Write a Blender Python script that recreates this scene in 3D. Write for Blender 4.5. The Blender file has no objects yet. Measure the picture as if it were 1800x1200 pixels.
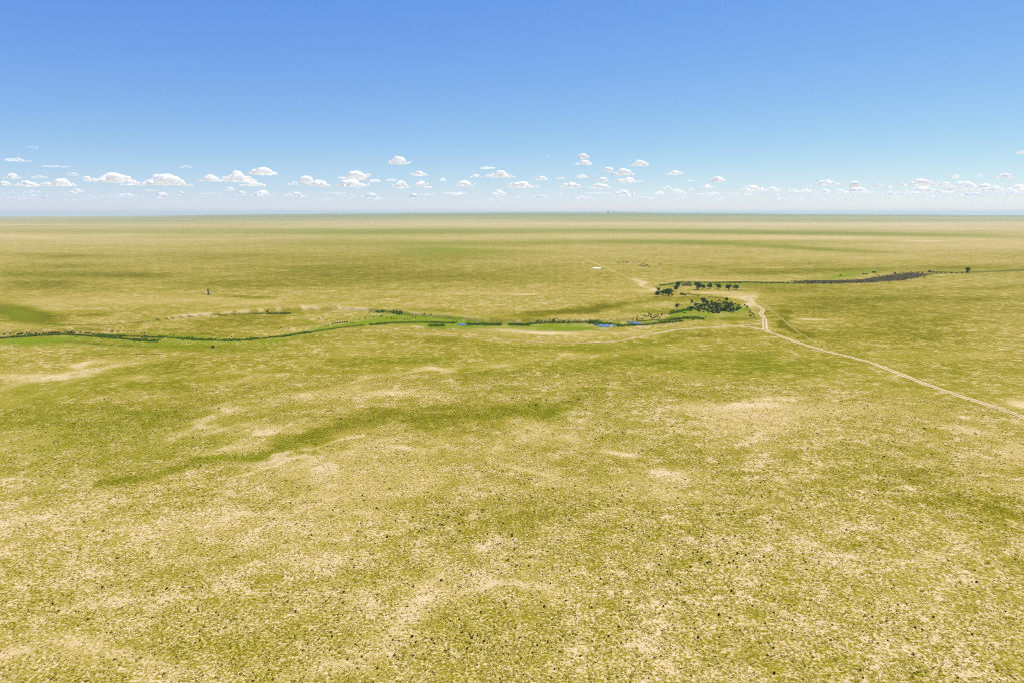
import bpy, bmesh, math, random
import numpy as np
from mathutils import Vector

R = math.radians
rnd = random.Random(7)
rng = np.random.default_rng(11)
S = bpy.context.scene
COL = S.collection

# ------------------------------------------------------------------ camera geometry (photo 1800x1200)
F = 1200.0          # focal length in photo pixels
H = 100.0           # drone height over the grassland
V0 = 374.2          # row of eye level
PITCH = math.atan((600 - V0) / F)
cp, sp = math.cos(PITCH), math.sin(PITCH)

def ray(u, v):
    a, b = (u - 900) / F, -(v - 600) / F
    d = np.array([a, cp + b * sp, -sp + b * cp])
    return d / np.linalg.norm(d)

def to_px(x, y, z):
    """photo coordinates of world points (numpy)."""
    yy, zz = y, z - H
    depth = yy * cp - zz * sp
    up = yy * sp + zz * cp
    ok = depth > 1.0
    dd = np.where(ok, depth, 1.0)
    u = 900 + F * x / dd
    v = 600 - F * up / dd
    far = (~ok) | (np.abs(u - 900) > 1500)
    return np.where(far, 9e3, u), np.where(far, 9e3, v)

# ------------------------------------------------------------------ numpy noise
def _hash(ix, iy, s):
    h = (ix.astype(np.int64) * 374761393 + iy.astype(np.int64) * 668265263 + s * 1442695041) & 0xffffffff
    h = ((h ^ (h >> 13)) * 1274126177) & 0xffffffff
    h = ((h ^ (h >> 16)) * 2246822519) & 0xffffffff
    return ((h ^ (h >> 15)) & 0xffffff) / float(0xffffff)

def vnoise(x, y, s=0):
    ix, iy = np.floor(x), np.floor(y)
    fx, fy = x - ix, y - iy
    fx = fx * fx * fx * (fx * (fx * 6 - 15) + 10)
    fy = fy * fy * fy * (fy * (fy * 6 - 15) + 10)
    a, b = _hash(ix, iy, s), _hash(ix + 1, iy, s)
    c, d = _hash(ix, iy + 1, s), _hash(ix + 1, iy + 1, s)
    return (a * (1 - fx) + b * fx) * (1 - fy) + (c * (1 - fx) + d * fx) * fy

def fbm(x, y, s=0, n=4, g=0.5):
    t, a, w = 0, 1.0, 0.0
    for i in range(n):
        t = t + a * vnoise(x * 2 ** i + 17.3 * i, y * 2 ** i - 9.1 * i, s + i * 31)
        w += a
        a *= g
    return t / w

def sstep(a, b, x):
    t = np.clip((x - a) / (b - a), 0, 1)
    return t * t * (3 - 2 * t)

# ------------------------------------------------------------------ tagging
USED = {}
def tag(o, label=None, cat=None, group=None, kind=None):
    if label:
        o['label'] = label
    if cat: o['category'] = cat
    if group: o['group'] = group
    if kind: o['kind'] = kind
    return o

def where(u, v, pre):
    """a label that names the spot in the photo; refined until nobody else has it"""
    for f in ('{:.0f}', '{:.1f}'):
        s = pre + ', ' + f.format(u / 18) + ' percent across and ' + f.format(v / 12) + ' down'
        if s not in USED:
            break
    USED[s] = 1
    return s

# ------------------------------------------------------------------ materials
def nodemat(name):
    m = bpy.data.materials.new(name)
    m.use_nodes = True
    nt = m.node_tree
    b = nt.nodes['Principled BSDF']
    b.inputs['Specular IOR Level'].default_value = 0.15
    b.inputs['Roughness'].default_value = 0.9
    return m, nt, b

def N(nt, t, **k):
    n = nt.nodes.new(t)
    for a, b in k.items():
        setattr(n, a, b)
    return n

def noise(nt, vec, scale, detail=3, rough=0.55):
    n = N(nt, 'ShaderNodeTexNoise')
    n.inputs['Scale'].default_value = scale
    n.inputs['Detail'].default_value = detail
    n.inputs['Roughness'].default_value = rough
    nt.links.new(vec, n.inputs['Vector'])
    return n.outputs['Fac']

def mth(nt, op, a, b=None, c=None, clamp=False):
    n = N(nt, 'ShaderNodeMath', operation=op)
    n.use_clamp = clamp
    for i, x in enumerate((a, b, c)):
        if x is None: continue
        if isinstance(x, (int, float)): n.inputs[i].default_value = x
        else: nt.links.new(x, n.inputs[i])
    return n.outputs[0]

def mixc(nt, f, a, b):
    n = N(nt, 'ShaderNodeMix', data_type='RGBA')
    for i, x in ((0, f), (6, a), (7, b)):
        if isinstance(x, (int, float)): n.inputs[i].default_value = x
        elif isinstance(x, tuple): n.inputs[i].default_value = (*x, 1)
        else: nt.links.new(x, n.inputs[i])
    return n.outputs[2]

def attr(nt, name):
    n = N(nt, 'ShaderNodeAttribute')
    n.attribute_name = name
    return n.outputs['Fac']

def ramp(nt, f, stops):
    n = N(nt, 'ShaderNodeValToRGB')
    e = n.color_ramp.elements
    e[0].position, e[0].color = stops[0][0], (*stops[0][1], 1)
    e[1].position, e[1].color = stops[-1][0], (*stops[-1][1], 1)
    for p, c in stops[1:-1]:
        x = e.new(p)
        x.color = (*c, 1)
    nt.links.new(f, n.inputs[0])
    return n.outputs[0]

def simple(name, c1, c2, scale=2.0, rough=0.9):
    m, nt, b = nodemat(name)
    g = N(nt, 'ShaderNodeNewGeometry')
    f = noise(nt, g.outputs['Position'], scale, 3)
    f = mth(nt, 'MULTIPLY_ADD', f, 2.4, -0.7, clamp=True)
    nt.links.new(mixc(nt, f, c1, c2), b.inputs['Base Color'])
    b.inputs['Roughness'].default_value = rough
    return m

# the grassland
def make_ground_mat():
    m, nt, b = nodemat('grassland')
    pos = N(nt, 'ShaderNodeNewGeometry').outputs['Position']
    grn, bare, lush, dark, gry = (attr(nt, k) for k in ('grn', 'bare', 'lush', 'dark', 'gry'))
    na = noise(nt, pos, 1.25, 3, 0.65)
    nb = noise(nt, pos, 0.26, 4, 0.62)
    ne = noise(nt, pos, 0.10, 3, 0.6)
    nc = noise(nt, pos, 0.045, 5, 0.6)
    nd = noise(nt, pos, 0.006, 5, 0.6)
    pt = attr(nt, 'patch')
    nbc = mth(nt, 'MULTIPLY', mth(nt, 'SUBTRACT', nb, .5), pt)
    nac = mth(nt, 'SUBTRACT', na, .5)
    t = mth(nt, 'MULTIPLY', nac, mth(nt, 'MULTIPLY_ADD', pt, -1.6, 4.2))
    t = mth(nt, 'ADD', t, mth(nt, 'MULTIPLY', nbc, 1.8))
    t = mth(nt, 'ADD', t, mth(nt, 'MULTIPLY_ADD', nc, 0.9, -0.45))
    t = mth(nt, 'ADD', t, mth(nt, 'MULTIPLY_ADD', ne, 1.2, -0.6))
    t = mth(nt, 'ADD', t, mth(nt, 'MULTIPLY_ADD', nd, 0.3, -0.15))
    t = mth(nt, 'ADD', t, grn)
    # bare ground breaks the grass into ragged islands
    bb = mth(nt, 'ADD', bare, mth(nt, 'MULTIPLY', nbc, 2.8))
    bb = mth(nt, 'ADD', bb, mth(nt, 'MULTIPLY_ADD', nc, 1.1, -0.55))
    bb = mth(nt, 'ADD', bb, mth(nt, 'MULTIPLY', mth(nt, 'MULTIPLY_ADD', ne, 2.0, -1.0), pt))
    bb = mth(nt, 'ADD', bb, mth(nt, 'MULTIPLY', nac, 1.8))
    bb = mth(nt, 'MULTIPLY_ADD', bb, 1.6, -0.50, clamp=True)
    t = mth(nt, 'SUBTRACT', t, mth(nt, 'MULTIPLY', bb, 0.65), clamp=True)
    col = ramp(nt, t, [(0.0, SOIL), (0.26, STRAW), (0.52, OLIVEY), (0.78, OLIVE), (1.0, GREEN)])
    lf = mth(nt, 'MULTIPLY', lush, mth(nt, 'MULTIPLY_ADD', mth(nt, 'ADD', nb, mth(nt, 'MULTIPLY', ne, 1.5)), 2.4, -1.9, clamp=True), clamp=True)
    lf = mth(nt, 'MULTIPLY_ADD', lush, .45, mth(nt, 'MULTIPLY', lf, .6), clamp=True)
    col = mixc(nt, lf, col, LUSH)
    df = mth(nt, 'MULTIPLY', dark, mth(nt, 'MULTIPLY_ADD', nb, 1.6, 0.3), clamp=True)
    col = mixc(nt, df, col, (0.008, 0.020, 0.002))
    col = mixc(nt, gry, col, (0.070, 0.058, 0.026))
    nt.links.new(col, b.inputs['Base Color'])
    bp = N(nt, 'ShaderNodeBump')
    bp.inputs['Strength'].default_value = 0.9
    bp.inputs['Distance'].default_value = 0.35
    nt.links.new(mth(nt, 'ADD', na, mth(nt, 'MULTIPLY', nb, 1.5)), bp.inputs['Height'])
    nt.links.new(bp.outputs[0], b.inputs['Normal'])
    b.inputs['Roughness'].default_value = 1.0
    b.inputs['Specular IOR Level'].default_value = 0.0
    return m

SOIL = (0.430, 0.328, 0.190)
STRAW = (0.318, 0.243, 0.074)
OLIVEY = (0.213, 0.169, 0.017)
OLIVE = (0.152, 0.131, 0.003)
GREEN = (0.080, 0.075, 0.001)
LUSH = (0.120, 0.155, 0.0035)

# ------------------------------------------------------------------ painted places of the land (photo coordinates)
# (u, v, radius u, radius v, strength, tilt degrees)
BARE = [
 (790,1085,150,60,.38,-16),(600,1165,130,30,.3,-8),(1010,1060,60,14,.3,-8),
 (800,1060,120,32,.28,-14),(560,1165,110,26,.35,-8),(720,1100,80,26,.25,-10),(250,1155,45,14,.5,0),(1000,1075,90,10,.35,-12),
 (1130,805,50,7,.9,10),(1175,812,22,4,.8,6),(860,812,34,5,.8,12),(910,815,40,4,.5,0),(700,785,34,6,.6,0),(930,765,110,16,.45,0),(1000,770,60,8,.5,14),
 (1220,845,26,9,.75,0),(1410,845,60,9,.6,-4),(1345,884,60,7,.6,0),(1362,922,18,10,.55,0),(1322,1000,26,12,.5,0),
 (1320,705,85,9,.6,-3),(1375,700,50,5,.5,-4),(1400,745,18,3,.9,0),(1445,763,22,4,.8,0),(1310,780,60,12,.45,0),(1700,757,60,13,.7,8),
 (1785,709,36,7,1.5,10),(1640,745,50,8,.4,10),(1560,690,60,6,.3,0),(1530,635,40,4,.3,16),
 (600,692,90,14,.65,-10),(650,668,60,6,.6,-12),(720,662,60,5,.6,-8),(800,650,50,4.5,.9,-8),(700,700,70,9,.5,-6),(885,643,30,4,.7,0),(960,625,80,4,.6,-10),(1080,620,70,4,.4,-4),
 (100,672,90,9,.5,-14),(60,660,90,10,.4,0),(160,650,60,5,.5,-16),(220,640,50,4,.6,-14),(190,643,24,3,.8,-14),(255,662,35,5,.5,-12),
 (380,735,110,12,.6,-20),(300,770,110,10,.45,-24),(480,720,60,7,.5,-14),(440,755,40,8,.5,-8),(330,855,30,8,.6,-26),(180,880,36,8,.6,-26),
 (70,800,80,30,.4,-14),(30,905,70,12,.6,-14),(60,850,90,10,.4,-14),(440,818,60,5,.5,-14),(520,792,40,6,.7,-26),(470,762,30,5,.7,0),(560,670,60,8,.4,-14),(250,700,40,6,.4,-10),(290,705,40,7,.4,0),
 (1060,670,40,4,.6,-4),(1050,683,22,5,.6,0),(1115,686,30,4,.7,5),(1140,688,18,4,.8,8),(995,687,18,3,.8,0),(1240,645,16,3,.6,0),(1200,602,40,4,.5,-6),(1180,615,60,4,.3,0),(1230,640,20,4,.5,0),
 (1750,1120,120,60,.2,20),(1700,960,90,30,.3,20),(60,1180,110,30,.4,-14),(170,1175,100,18,.4,0),(620,960,60,10,.25,-10),(60,950,110,26,.3,-16),
 (905,581,55,3.5,.9,3),(965,585,45,3,.85,0),(716,572,24,2.6,.8,6),(735,575,24,3,.8,8),(1130,581,22,3,.8,14),(1070,583,60,2.5,.5,0),(1030,592,70,3,.5,-3),(830,580,40,2.5,.7,0),
 (690,575,30,3,.5,0),(600,580,40,3,.3,-6),(850,640,60,6,.3,0),
 (1315,530,14,13,.9,0),(1297,520,30,5,.6,4),(1265,514,60,2.6,.75,0),(1240,516,26,2.2,.7,0),(1290,523,32,4,.7,8),(1305,534,16,6,.75,0),(1325,548,12,9,.6,0),(1430,562,38,2.2,.95,2),(1500,563,44,2.0,.7,1),(1400,590,20,7,.5,30),(1360,527,20,4,.6,20),(1250,566,50,3,.5,-3),
 (1370,519,40,3,.45,0),(1420,516,60,2,.35,0),(1470,519,60,2,.3,0),
 (1135,500,24,5,.95,25),(1100,508,45,4,.55,0),(1140,512,26,3,.6,0),(1060,512,80,3,.3,0),(1120,492,14,8,.3,0),(1180,536,16,3,.5,0),(1145,540,12,3,.6,0),(1170,540,10,2.5,.5,0),
 (200,528,150,10,.40,0),(60,530,80,8,.45,0),(100,545,60,8,.4,4),(330,530,120,10,.35,0),(450,532,100,7,.4,3),(40,575,40,4,.5,0),(15,570,30,5,.5,0),
 (600,530,160,5,.3,0),(700,517,120,3,.35,0),(900,517,90,2,.6,1),(920,517,20,1.4,.9,0),(800,550,60,4,.3,0),(870,555,200,3,.5,0),
 (420,439,60,2,.6,-4),(475,474,24,1.6,.9,-14),(540,448,60,2,.4,0),(500,441,60,2,.4,0),(650,470,30,1.5,.5,0),(657,471,8,1.4,.9,-20),(780,432,50,2,.6,3),(840,436,60,2,.5,0),(680,425,40,2,.4,0),(230,508,30,2,.35,0),(320,505,80,1.5,.4,0),
 (1050,446,60,1.5,.7,0),(970,449,70,2,.4,0),(900,437,80,1.8,.5,1),(1350,450,150,6,.35,0),(1560,455,200,8,.35,2),(1450,422,260,5,.55,0),(1700,432,160,8,.55,0),(1300,420,160,3,.5,0),(1620,424,60,1.4,.9,0),(1460,470,120,1.5,.4,0),(1355,471,26,1,.9,0),(1310,471,20,1,.7,0),(1570,482,60,2,.3,0),
 (1750,470,90,2,.4,0),(1180,475,20,1.2,.7,0),(1440,497,160,1.5,.45,-2),(1300,494,90,1.6,.7,0),(1240,493,60,1.6,.7,0),(1400,493,60,1.4,.6,0),(1650,500,120,3,.3,0),(1500,506,80,2,.3,0),
 (900,395,300,5,.35,0),(1300,398,300,6,.5,0),(1700,398,220,7,.45,0),(400,420,120,3,.25,0),(60,418,80,2,.5,3),(200,412,120,3,.3,0),
 (110,382,140,1.6,.9,0),(1650,382.6,160,0.8,.8,1),
]
GRN = [
 (230,745,240,46,.14,-10),(300,930,360,44,-.10,0),(700,690,140,16,-.14,-8),(1250,730,260,26,-.10,0),(330,590,90,7,.3,0),
 (300,790,180,26,.35,-16),(440,808,100,14,.35,-16),(180,780,120,34,.25,-14),(90,730,140,36,.25,-10),(40,790,60,40,.2,0),
 (200,655,140,12,.3,-10),(350,665,110,16,.25,-8),(330,725,50,7,.35,0),(240,725,40,5,.4,0),(90,745,60,14,.2,0),(60,700,120,14,.25,-14),
 (700,640,150,20,.14,0),(720,628,80,8,.15,-4),(850,680,34,6,.5,0),(860,655,50,6,.3,-8),(1000,640,120,10,.2,0),(1180,640,180,22,.2,0),(1330,630,110,16,.26,4),(1280,660,120,18,.16,0),
 (1100,695,120,8,.15,-5),(1020,708,60,6,.1,-10),(930,715,80,12,.25,0),(1130,735,90,18,.2,0),(1480,660,80,10,.25,12),
 (900,900,240,34,.10,0),(1180,780,60,14,.18,0),(1280,830,40,6,.25,0),(1650,850,170,34,.14,8),(1550,880,120,26,.08,0),(1250,900,120,24,.06,0),(1750,890,80,20,.2,8),
 (1600,640,160,30,.2,8),(1620,560,180,26,.26,4),(1500,590,120,10,.2,0),(1450,540,100,10,.25,0),(1620,590,60,18,.2,0),(1380,565,30,8,.35,25),(1400,578,30,6,.4,25),(1390,548,20,4,.4,10),
 (1300,500,60,5,.3,0),(1450,507,140,7,.25,-2),(1660,510,180,5,.2,-2),(1500,525,200,6,.22,0),(1700,525,100,8,.2,0),
 (38,552,46,13,1.0,8),(150,553,30,4,.3,0),(90,505,90,7,.35,0),(40,483,60,5,.35,0),(180,482,80,5,.3,0),(260,485,80,4,.3,0),(110,468,60,4,.25,0),(100,450,80,4,.3,0),(90,497,60,4,.25,0),
 (420,500,160,8,.25,0),(430,522,50,2.4,.4,3),(600,480,200,14,.22,0),(800,490,240,14,.18,0),(560,470,160,6,.15,0),(700,455,200,8,.2,0),
 (1180,425,340,4,.55,0),(1000,405,360,4,.4,0),(620,425,140,10,.3,0),(700,410,160,5,.4,0),(780,441,90,8,.6,0),(900,444,90,4,.3,0),(850,428,200,4,.45,0),(400,450,160,8,.22,0),(480,430,120,4,.2,0),(350,415,160,5,.2,0),
 (1200,427,150,3.4,.5,1),(1350,433,140,3.6,.7,3),(1460,439,80,2.4,.7,3),(1300,409,200,3,.7,1),(1500,411,200,3.2,.75,1),(1700,414,150,3.4,.6,1),
 (1240,470,120,4,.2,0),(1350,480,120,4,.3,0),(1480,475,140,4,.3,0),(1700,470,100,3,.3,0),(1400,462,100,3,.15,0),
 (1000,547,110,7,.45,-5),(900,552,120,5,.3,-3),(1080,540,60,4,.35,-8),(1170,548,60,5,.3,0),(760,546,60,3,.3,2),
 (1200,525,60,5,.3,0),(1290,560,60,3,.35,-4),(1210,590,100,6,.3,-4),(1100,605,120,5,.35,-2),(950,610,200,5,.3,0),(770,598,100,6,.3,4),(600,600,140,8,.22,0),(450,612,80,5,.25,0),
 (200,606,200,6,.45,3),(90,600,110,5,.5,-3),(330,608,90,5,.4,0),(170,623,40,3,.4,0),(420,560,120,9,.25,-5),(480,570,90,6,.12,0),
 (900,386,900,3,.4,0),(1500,388,400,3.5,.55,0),(350,392,300,4,.25,0),(200,388,260,2.6,.35,0),(1500,379,300,1.4,.6,0),
]
LUSHB = [
 (110,594,100,3,.55,-2),(240,600,80,3.4,.55,5),(330,596,50,4.5,.9,4),(420,600,60,3,.5,0),(520,588,60,2.6,.7,-14),(590,576,60,3,.7,-10),(650,568,50,3,.6,-4),
 (740,560,90,6,.8,4),(780,565,60,5,.7,0),(700,563,50,4,.6,0),(690,549,30,1.6,.7,8),(765,571,24,4,.95,0),(820,576,50,2.4,.6,0),(880,570,100,3,.7,1),(980,577,60,3.6,.9,0),(1010,578,40,2.6,.7,0),
 (1050,567,90,2.6,.6,0),(1150,566,60,2.4,.6,-6),(1175,580,40,2.6,.35,0),(1182,556,24,2.6,.7,-24),(1225,557,24,3,.8,0),(1205,550,26,2.4,.7,-20),(1310,545,8,3,.4,0),
 (1182,502,20,2.6,.9,0),(1205,497,20,2,.5,0),(1265,500,46,2.2,.7,0),(1330,497,50,1.6,.6,0),(1500,481,36,3.6,.85,-8),(1470,487,36,3,.6,-3),(1430,497,50,1.4,.6,0),(1370,500,60,2,.4,0),
 (1700,477,120,1.2,.6,-2),(1660,486,22,1.6,.4,-6),(1150,549,60,3,.25,0),(36,552,40,10,.5,8),(100,571,12,2,.6,8),(265,564,14,2,.6,-8),(540,562,10,1.4,.7,-30),(1330,565,14,4,.3,0),(1262,545,54,9,.65,0),
 (1200,531,40,4,.25,0),(1240,518,30,2,.25,0),(30,600,60,3,.4,0),(1290,541,24,5,.4,20),(780,441,80,6,.3,0),(90,605,90,3,.35,0),
]
# lines: (points, half width px, strength)
DARKL = [
 ([(-300,606),(0,594),(60,590),(110,587.5),(160,590),(210,594.5),(250,598),(275,599.5)],1.6,1.0),
 ([(170,589),(230,591),(300,593),(350,597),(400,598.5),(450,596),(500,591),(545,584)],1.3,.85),
 ([(480,593),(520,588),(560,581),(600,576),(640,571)],1.2,.8),
 ([(240,567),(300,559),(340,556),(420,553),(480,550.5),(510,550)],0.9,.8),
 ([(470,551.5),(510,550.5)],1.5,.9),
 ([(650,571),(690,567),(740,566),(800,568)],1.3,.9),([(755,572),(780,572)],2.2,1.0),([(820,570),(880,570)],2.6,.95),([(895,570),(930,571)],2.4,1.0),
 ([(930,569),(960,567),(1020,567),(1060,569),(1090,571)],1.3,.9),([(1030,566),(1060,569)],1.6,1.0),([(1085,573),(1110,571.5),(1130,571),(1160,567.5),(1200,564)],1.7,.95),
 ([(1120,564.5),(1150,562.5),(1175,562.5),(1195,562)],1.4,.8),([(1180,562),(1200,559.5),(1222,558.5),(1237,560)],2.0,1.0),
 ([(1176,552),(1190,548),(1205,545),(1220,542)],1.7,.9),([(660,546),(690,547.5),(707,550.5)],0.9,.9),
 ([(180,572),(110,571),(80,569)],.8,.5),([(170,573),(240,567)],.7,.5),
 ([(1160,502),(1200,496),(1250,497),(1310,496),(1400,498),(1460,497),(1540,493)],1.0,.85),([(1420,497),(1480,497),(1540,495)],1.7,.7),
 ([(1630,478),(1680,479),(1720,478.5),(1800,474.5),(2100,462)],0.9,.8),([(1540,494),(1600,486),(1650,480)],1.6,.5),
 ([(1246,522),(1280,525)],.8,.6),([(240,622),(283,622.5)],.7,.6),([(160,605),(176,606)],.7,.6),
 ([(1255,545),(1290,548)],1.6,.7),([(430,812),(520,776),(600,752)],7,.08),
]
BAREL = [
 ([(0,588),(60,584),(110,581),(170,584),(230,583),(300,588),(380,592)],1.8,.55),
 ([(300,598),(340,601),(400,602)],1.0,.6),
 ([(915,675),(918,700),(935,735),(965,775),(1000,800),(1020,830)],1.0,.24),([(1095,880),(1110,905),(1130,935)],1.0,.4),([(865,795),(880,770),(930,750),(960,770)],1.2,.35),
 ([(880,402),(915,414),(990,442),(1033,458)],0.8,.30),([(1033,458),(1065,470),(1090,482),(1120,495),(1150,505)],1.0,.7),
 ([(1120,493),(1108,508)],1.0,.6),([(1026,462),(1024,470)],.8,.6),
 ([(640,764),(590,774),(540,795),(480,818),(430,834),(330,850),(230,862)],2.4,.38),([(1280,712),(1340,697),(1420,697)],2.0,.5),
 ([(1320,519),(1345,537),(1358,548),(1375,561),(1390,574),(1410,588),(1440,606)],1.3,.6),
 ([(1150,840),(1110,815),(1080,800)],1.2,.3),([(420,960),(520,900),(600,870)],2.0,.15),
 ([(0,778),(120,745),(260,715)],2.5,.2),([(140,560),(220,553)],1.5,.3),
]
GREENL = [([(180,848),(300,842),(370,832),(440,812),(500,786),(560,765),(640,749),(720,736),(830,724),(930,717)],11,.40),([(930,717),(1060,702),(1120,695),(1250,690)],10,.14),
 ([(-60,760),(60,722),(150,694),(240,672),(340,655)],14,.10),([(-60,810),(80,775),(180,755),(260,735),(330,722)],12,.10),([(600,640),(700,632),(800,640),(860,655)],9,.1),
 ([(1000,612),(1120,628),(1250,650),(1350,640)],9,.15)]
BRUSH = [(1585,487.5,32,4.4,1,-6),(1545,491,24,2.8,1,-8),(1500,495.5,50,1.8,.9,-2),(1440,496,36,1.2,.6,0),(1208,501,7,2,.35,0)]

def blob(u, v, b):
    cu, cv, ru, rv, s, ang = b
    # the tilt is given on the photo; ellipse with soft edge
    du, dv = u - cu, v - cv
    tn = math.tan(R(ang))
    dv = dv - du * tn
    r2 = (du / ru) ** 2 + (dv / rv) ** 2
    return s * np.exp(-r2 * 0.9)

def polydist(u, v, pts, hint=None):
    best = np.full(u.shape, 1e9)
    for (a, b), (c, d) in zip(pts[:-1], pts[1:]):
        ex, ey = c - a, d - b
        t = np.clip(((u - a) * ex + (v - b) * ey) / (ex * ex + ey * ey), 0, 1)
        best = np.minimum(best, np.hypot(u - a - t * ex, v - b - t * ey))
    return best

TERR = [(-300,590),(0,582),(110,579),(200,577),(240,568),(270,560),(300,556),(350,551.5),(420,546.5),(480,542),(540,539.5),(600,540),(650,542),(700,547),(750,552),(800,556.5),(850,560),(900,560.5),(980,560),(1050,561),(1120,557),(1180,545),(1230,535),(1300,530),(2000,530)]
SOUTH = [(-300,604),(0,600),(110,595),(250,604),(400,604),(520,596),(600,583),(700,578),(900,580),(1000,579),(1150,575),(1220,565),(1330,552),(2000,545)]
CREEK = [(-300,612),(0,599.5),(60,595.5),(110,593),(160,595.5),(210,600),(250,603.5),(300,602),(350,603),(400,603),(450,600),(500,594),(550,586),(600,580),(650,576),(720,571),(800,574),(850,575),(900,575),(950,575),(1000,573),(1050,574),(1090,576),(1120,573),(1170,570),(1200,564)]

def zfield(x, y):
    """height of the land"""
    r = np.hypot(x, y)
    u, v = to_px(x, y, np.zeros_like(x))
    uu = np.where(u > 5e3, np.sign(x) * 2000 + 900, u)
    # far swell that makes the horizon line
    A = np.interp(uu, [-500, 0, 250, 450, 700, 900, 1100, 1300, 1500, 1800, 2300], [12, 13, 24, 58, 88, 103, 104, 81, 58, 43, 38])
    A = A + 5 * (fbm(uu / 70.0, r / 9000.0, 5, 3) - .5)
    z = A * sstep(5000, 17000, r) - 190 * sstep(19500, 28000, r)
    z = z + 2.2 * (fbm(x / 260, y / 260, 1, 4) - .5) * sstep(60, 200, r)
    z = z + 10 * (fbm(x / 1900, y / 1900, 2, 4) - .5) * sstep(900, 3500, r)
    # flood plain of the creek
    inp = (u < 5e3)
    uc = np.clip(u, -300, 2000)
    wv = 2.4 * (fbm(x / 18, y / 18, 8, 3) - .5)          # gullied bank
    vt = np.interp(uc, [p[0] for p in TERR], [p[1] for p in TERR]) + wv
    vs = np.interp(uc, [p[0] for p in SOUTH], [p[1] for p in SOUTH])
    fade = (1 - sstep(1080, 1260, uc)) * inp * sstep(-330, -200, u)
    dep = sstep(-0.2, 1.5, v - vt) * (1 - sstep(-2, 9, v - vs))
    z = z - 3.3 * dep * fade
    near = inp & (v > 525) & (v < 640)
    if near.any():
        cd = np.full(u.shape, 99.0)
        cd[near] = polydist(u[near], v[near], CREEK)
        z = z - 1.3 * (1 - sstep(0.6, 2.2, cd)) * fade
    return z

# ------------------------------------------------------------------ the ground sheet
az = np.concatenate([np.linspace(-42, 42, 1000), np.linspace(42, 318, 62)[1:-1]]) * math.pi / 180
rr = [2.0, 20, 45, 70, 90, 105]
while rr[-1] < 470: rr.append(rr[-1] * 1.0042)
while rr[-1] < 900: rr.append(rr[-1] + 2.2)
while rr[-1] < 60500: rr.append(rr[-1] * 1.0085)
rr = np.array(rr)
NA, NR = len(az), len(rr)
AZ, RR = np.meshgrid(az, rr)
GX, GY = RR * np.sin(AZ), RR * np.cos(AZ)
GZ = zfield(GX, GY)

def gz(x, y):
    x, y = np.asarray(x, float), np.asarray(y, float)
    r = np.hypot(x, y)
    a = np.arctan2(x, y)
    a = np.where(a < az[0], a + 2 * math.pi, a)
    fi = np.interp(r, rr, np.arange(NR))
    fj = np.interp(a, np.append(az, az[0] + 2 * math.pi), np.arange(NA + 1))
    i = np.clip(fi.astype(int), 0, NR - 2); j = np.clip(fj.astype(int), 0, NA - 1)
    di, dj = fi - i, fj - j
    j2 = (j + 1) % NA
    return (GZ[i, j] * (1 - di) + GZ[i + 1, j] * di) * (1 - dj) + (GZ[i, j2] * (1 - di) + GZ[i + 1, j2] * di) * dj

def P(u, v):
    """the place on the land seen at photo point (u, v): march the sight line to the ground"""
    d = ray(u, v)
    if d[2] > -1e-4: d[2] = -1e-4
    t0 = 80.0
    ts = 80.0 * 1.006 ** np.arange(1150)
    zz = gz(d[0] * ts, d[1] * ts)
    below = (H + d[2] * ts) < zz
    k = int(np.argmax(below)) if below.any() else len(ts) - 1
    lo, hi = ts[max(k - 1, 0)], ts[k]
    for _ in range(18):
        m = (lo + hi) / 2
        if H + d[2] * m < float(gz(d[0] * m, d[1] * m)): hi = m
        else: lo = m
    x, y = d[0] * hi, d[1] * hi
    return Vector((x, y, float(gz(x, y))))

def mesh_np(name, V, Fc, mat, attrs=None, smooth=False, parent=None):
    """V (n,3), Fc (m,k) all faces with k corners"""
    me = bpy.data.meshes.new(name)
    V = np.ascontiguousarray(V, np.float32); Fc = np.ascontiguousarray(Fc, np.int32)
    m, k = Fc.shape
    me.vertices.add(len(V)); me.vertices.foreach_set('co', V.ravel())
    me.loops.add(m * k); me.loops.foreach_set('vertex_index', Fc.ravel())
    me.polygons.add(m); me.polygons.foreach_set('loop_start', np.arange(m, dtype=np.int32) * k)
    if smooth: me.polygons.foreach_set('use_smooth', np.ones(m, bool))
    for nme, arr in (attrs or {}).items():
        if arr.ndim == 2:
            a = me.attributes.new(nme, 'FLOAT_COLOR', 'POINT'); a.data.foreach_set('color', np.ascontiguousarray(arr, np.float32).ravel())
        else:
            a = me.attributes.new(nme, 'FLOAT', 'POINT'); a.data.foreach_set('value', np.ascontiguousarray(arr, np.float32).ravel())
    me.update(calc_edges=True); me.validate()
    if mat: me.materials.append(mat)
    o = bpy.data.objects.new(name, me); COL.objects.link(o)
    if parent: o.parent = parent
    return o

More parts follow.
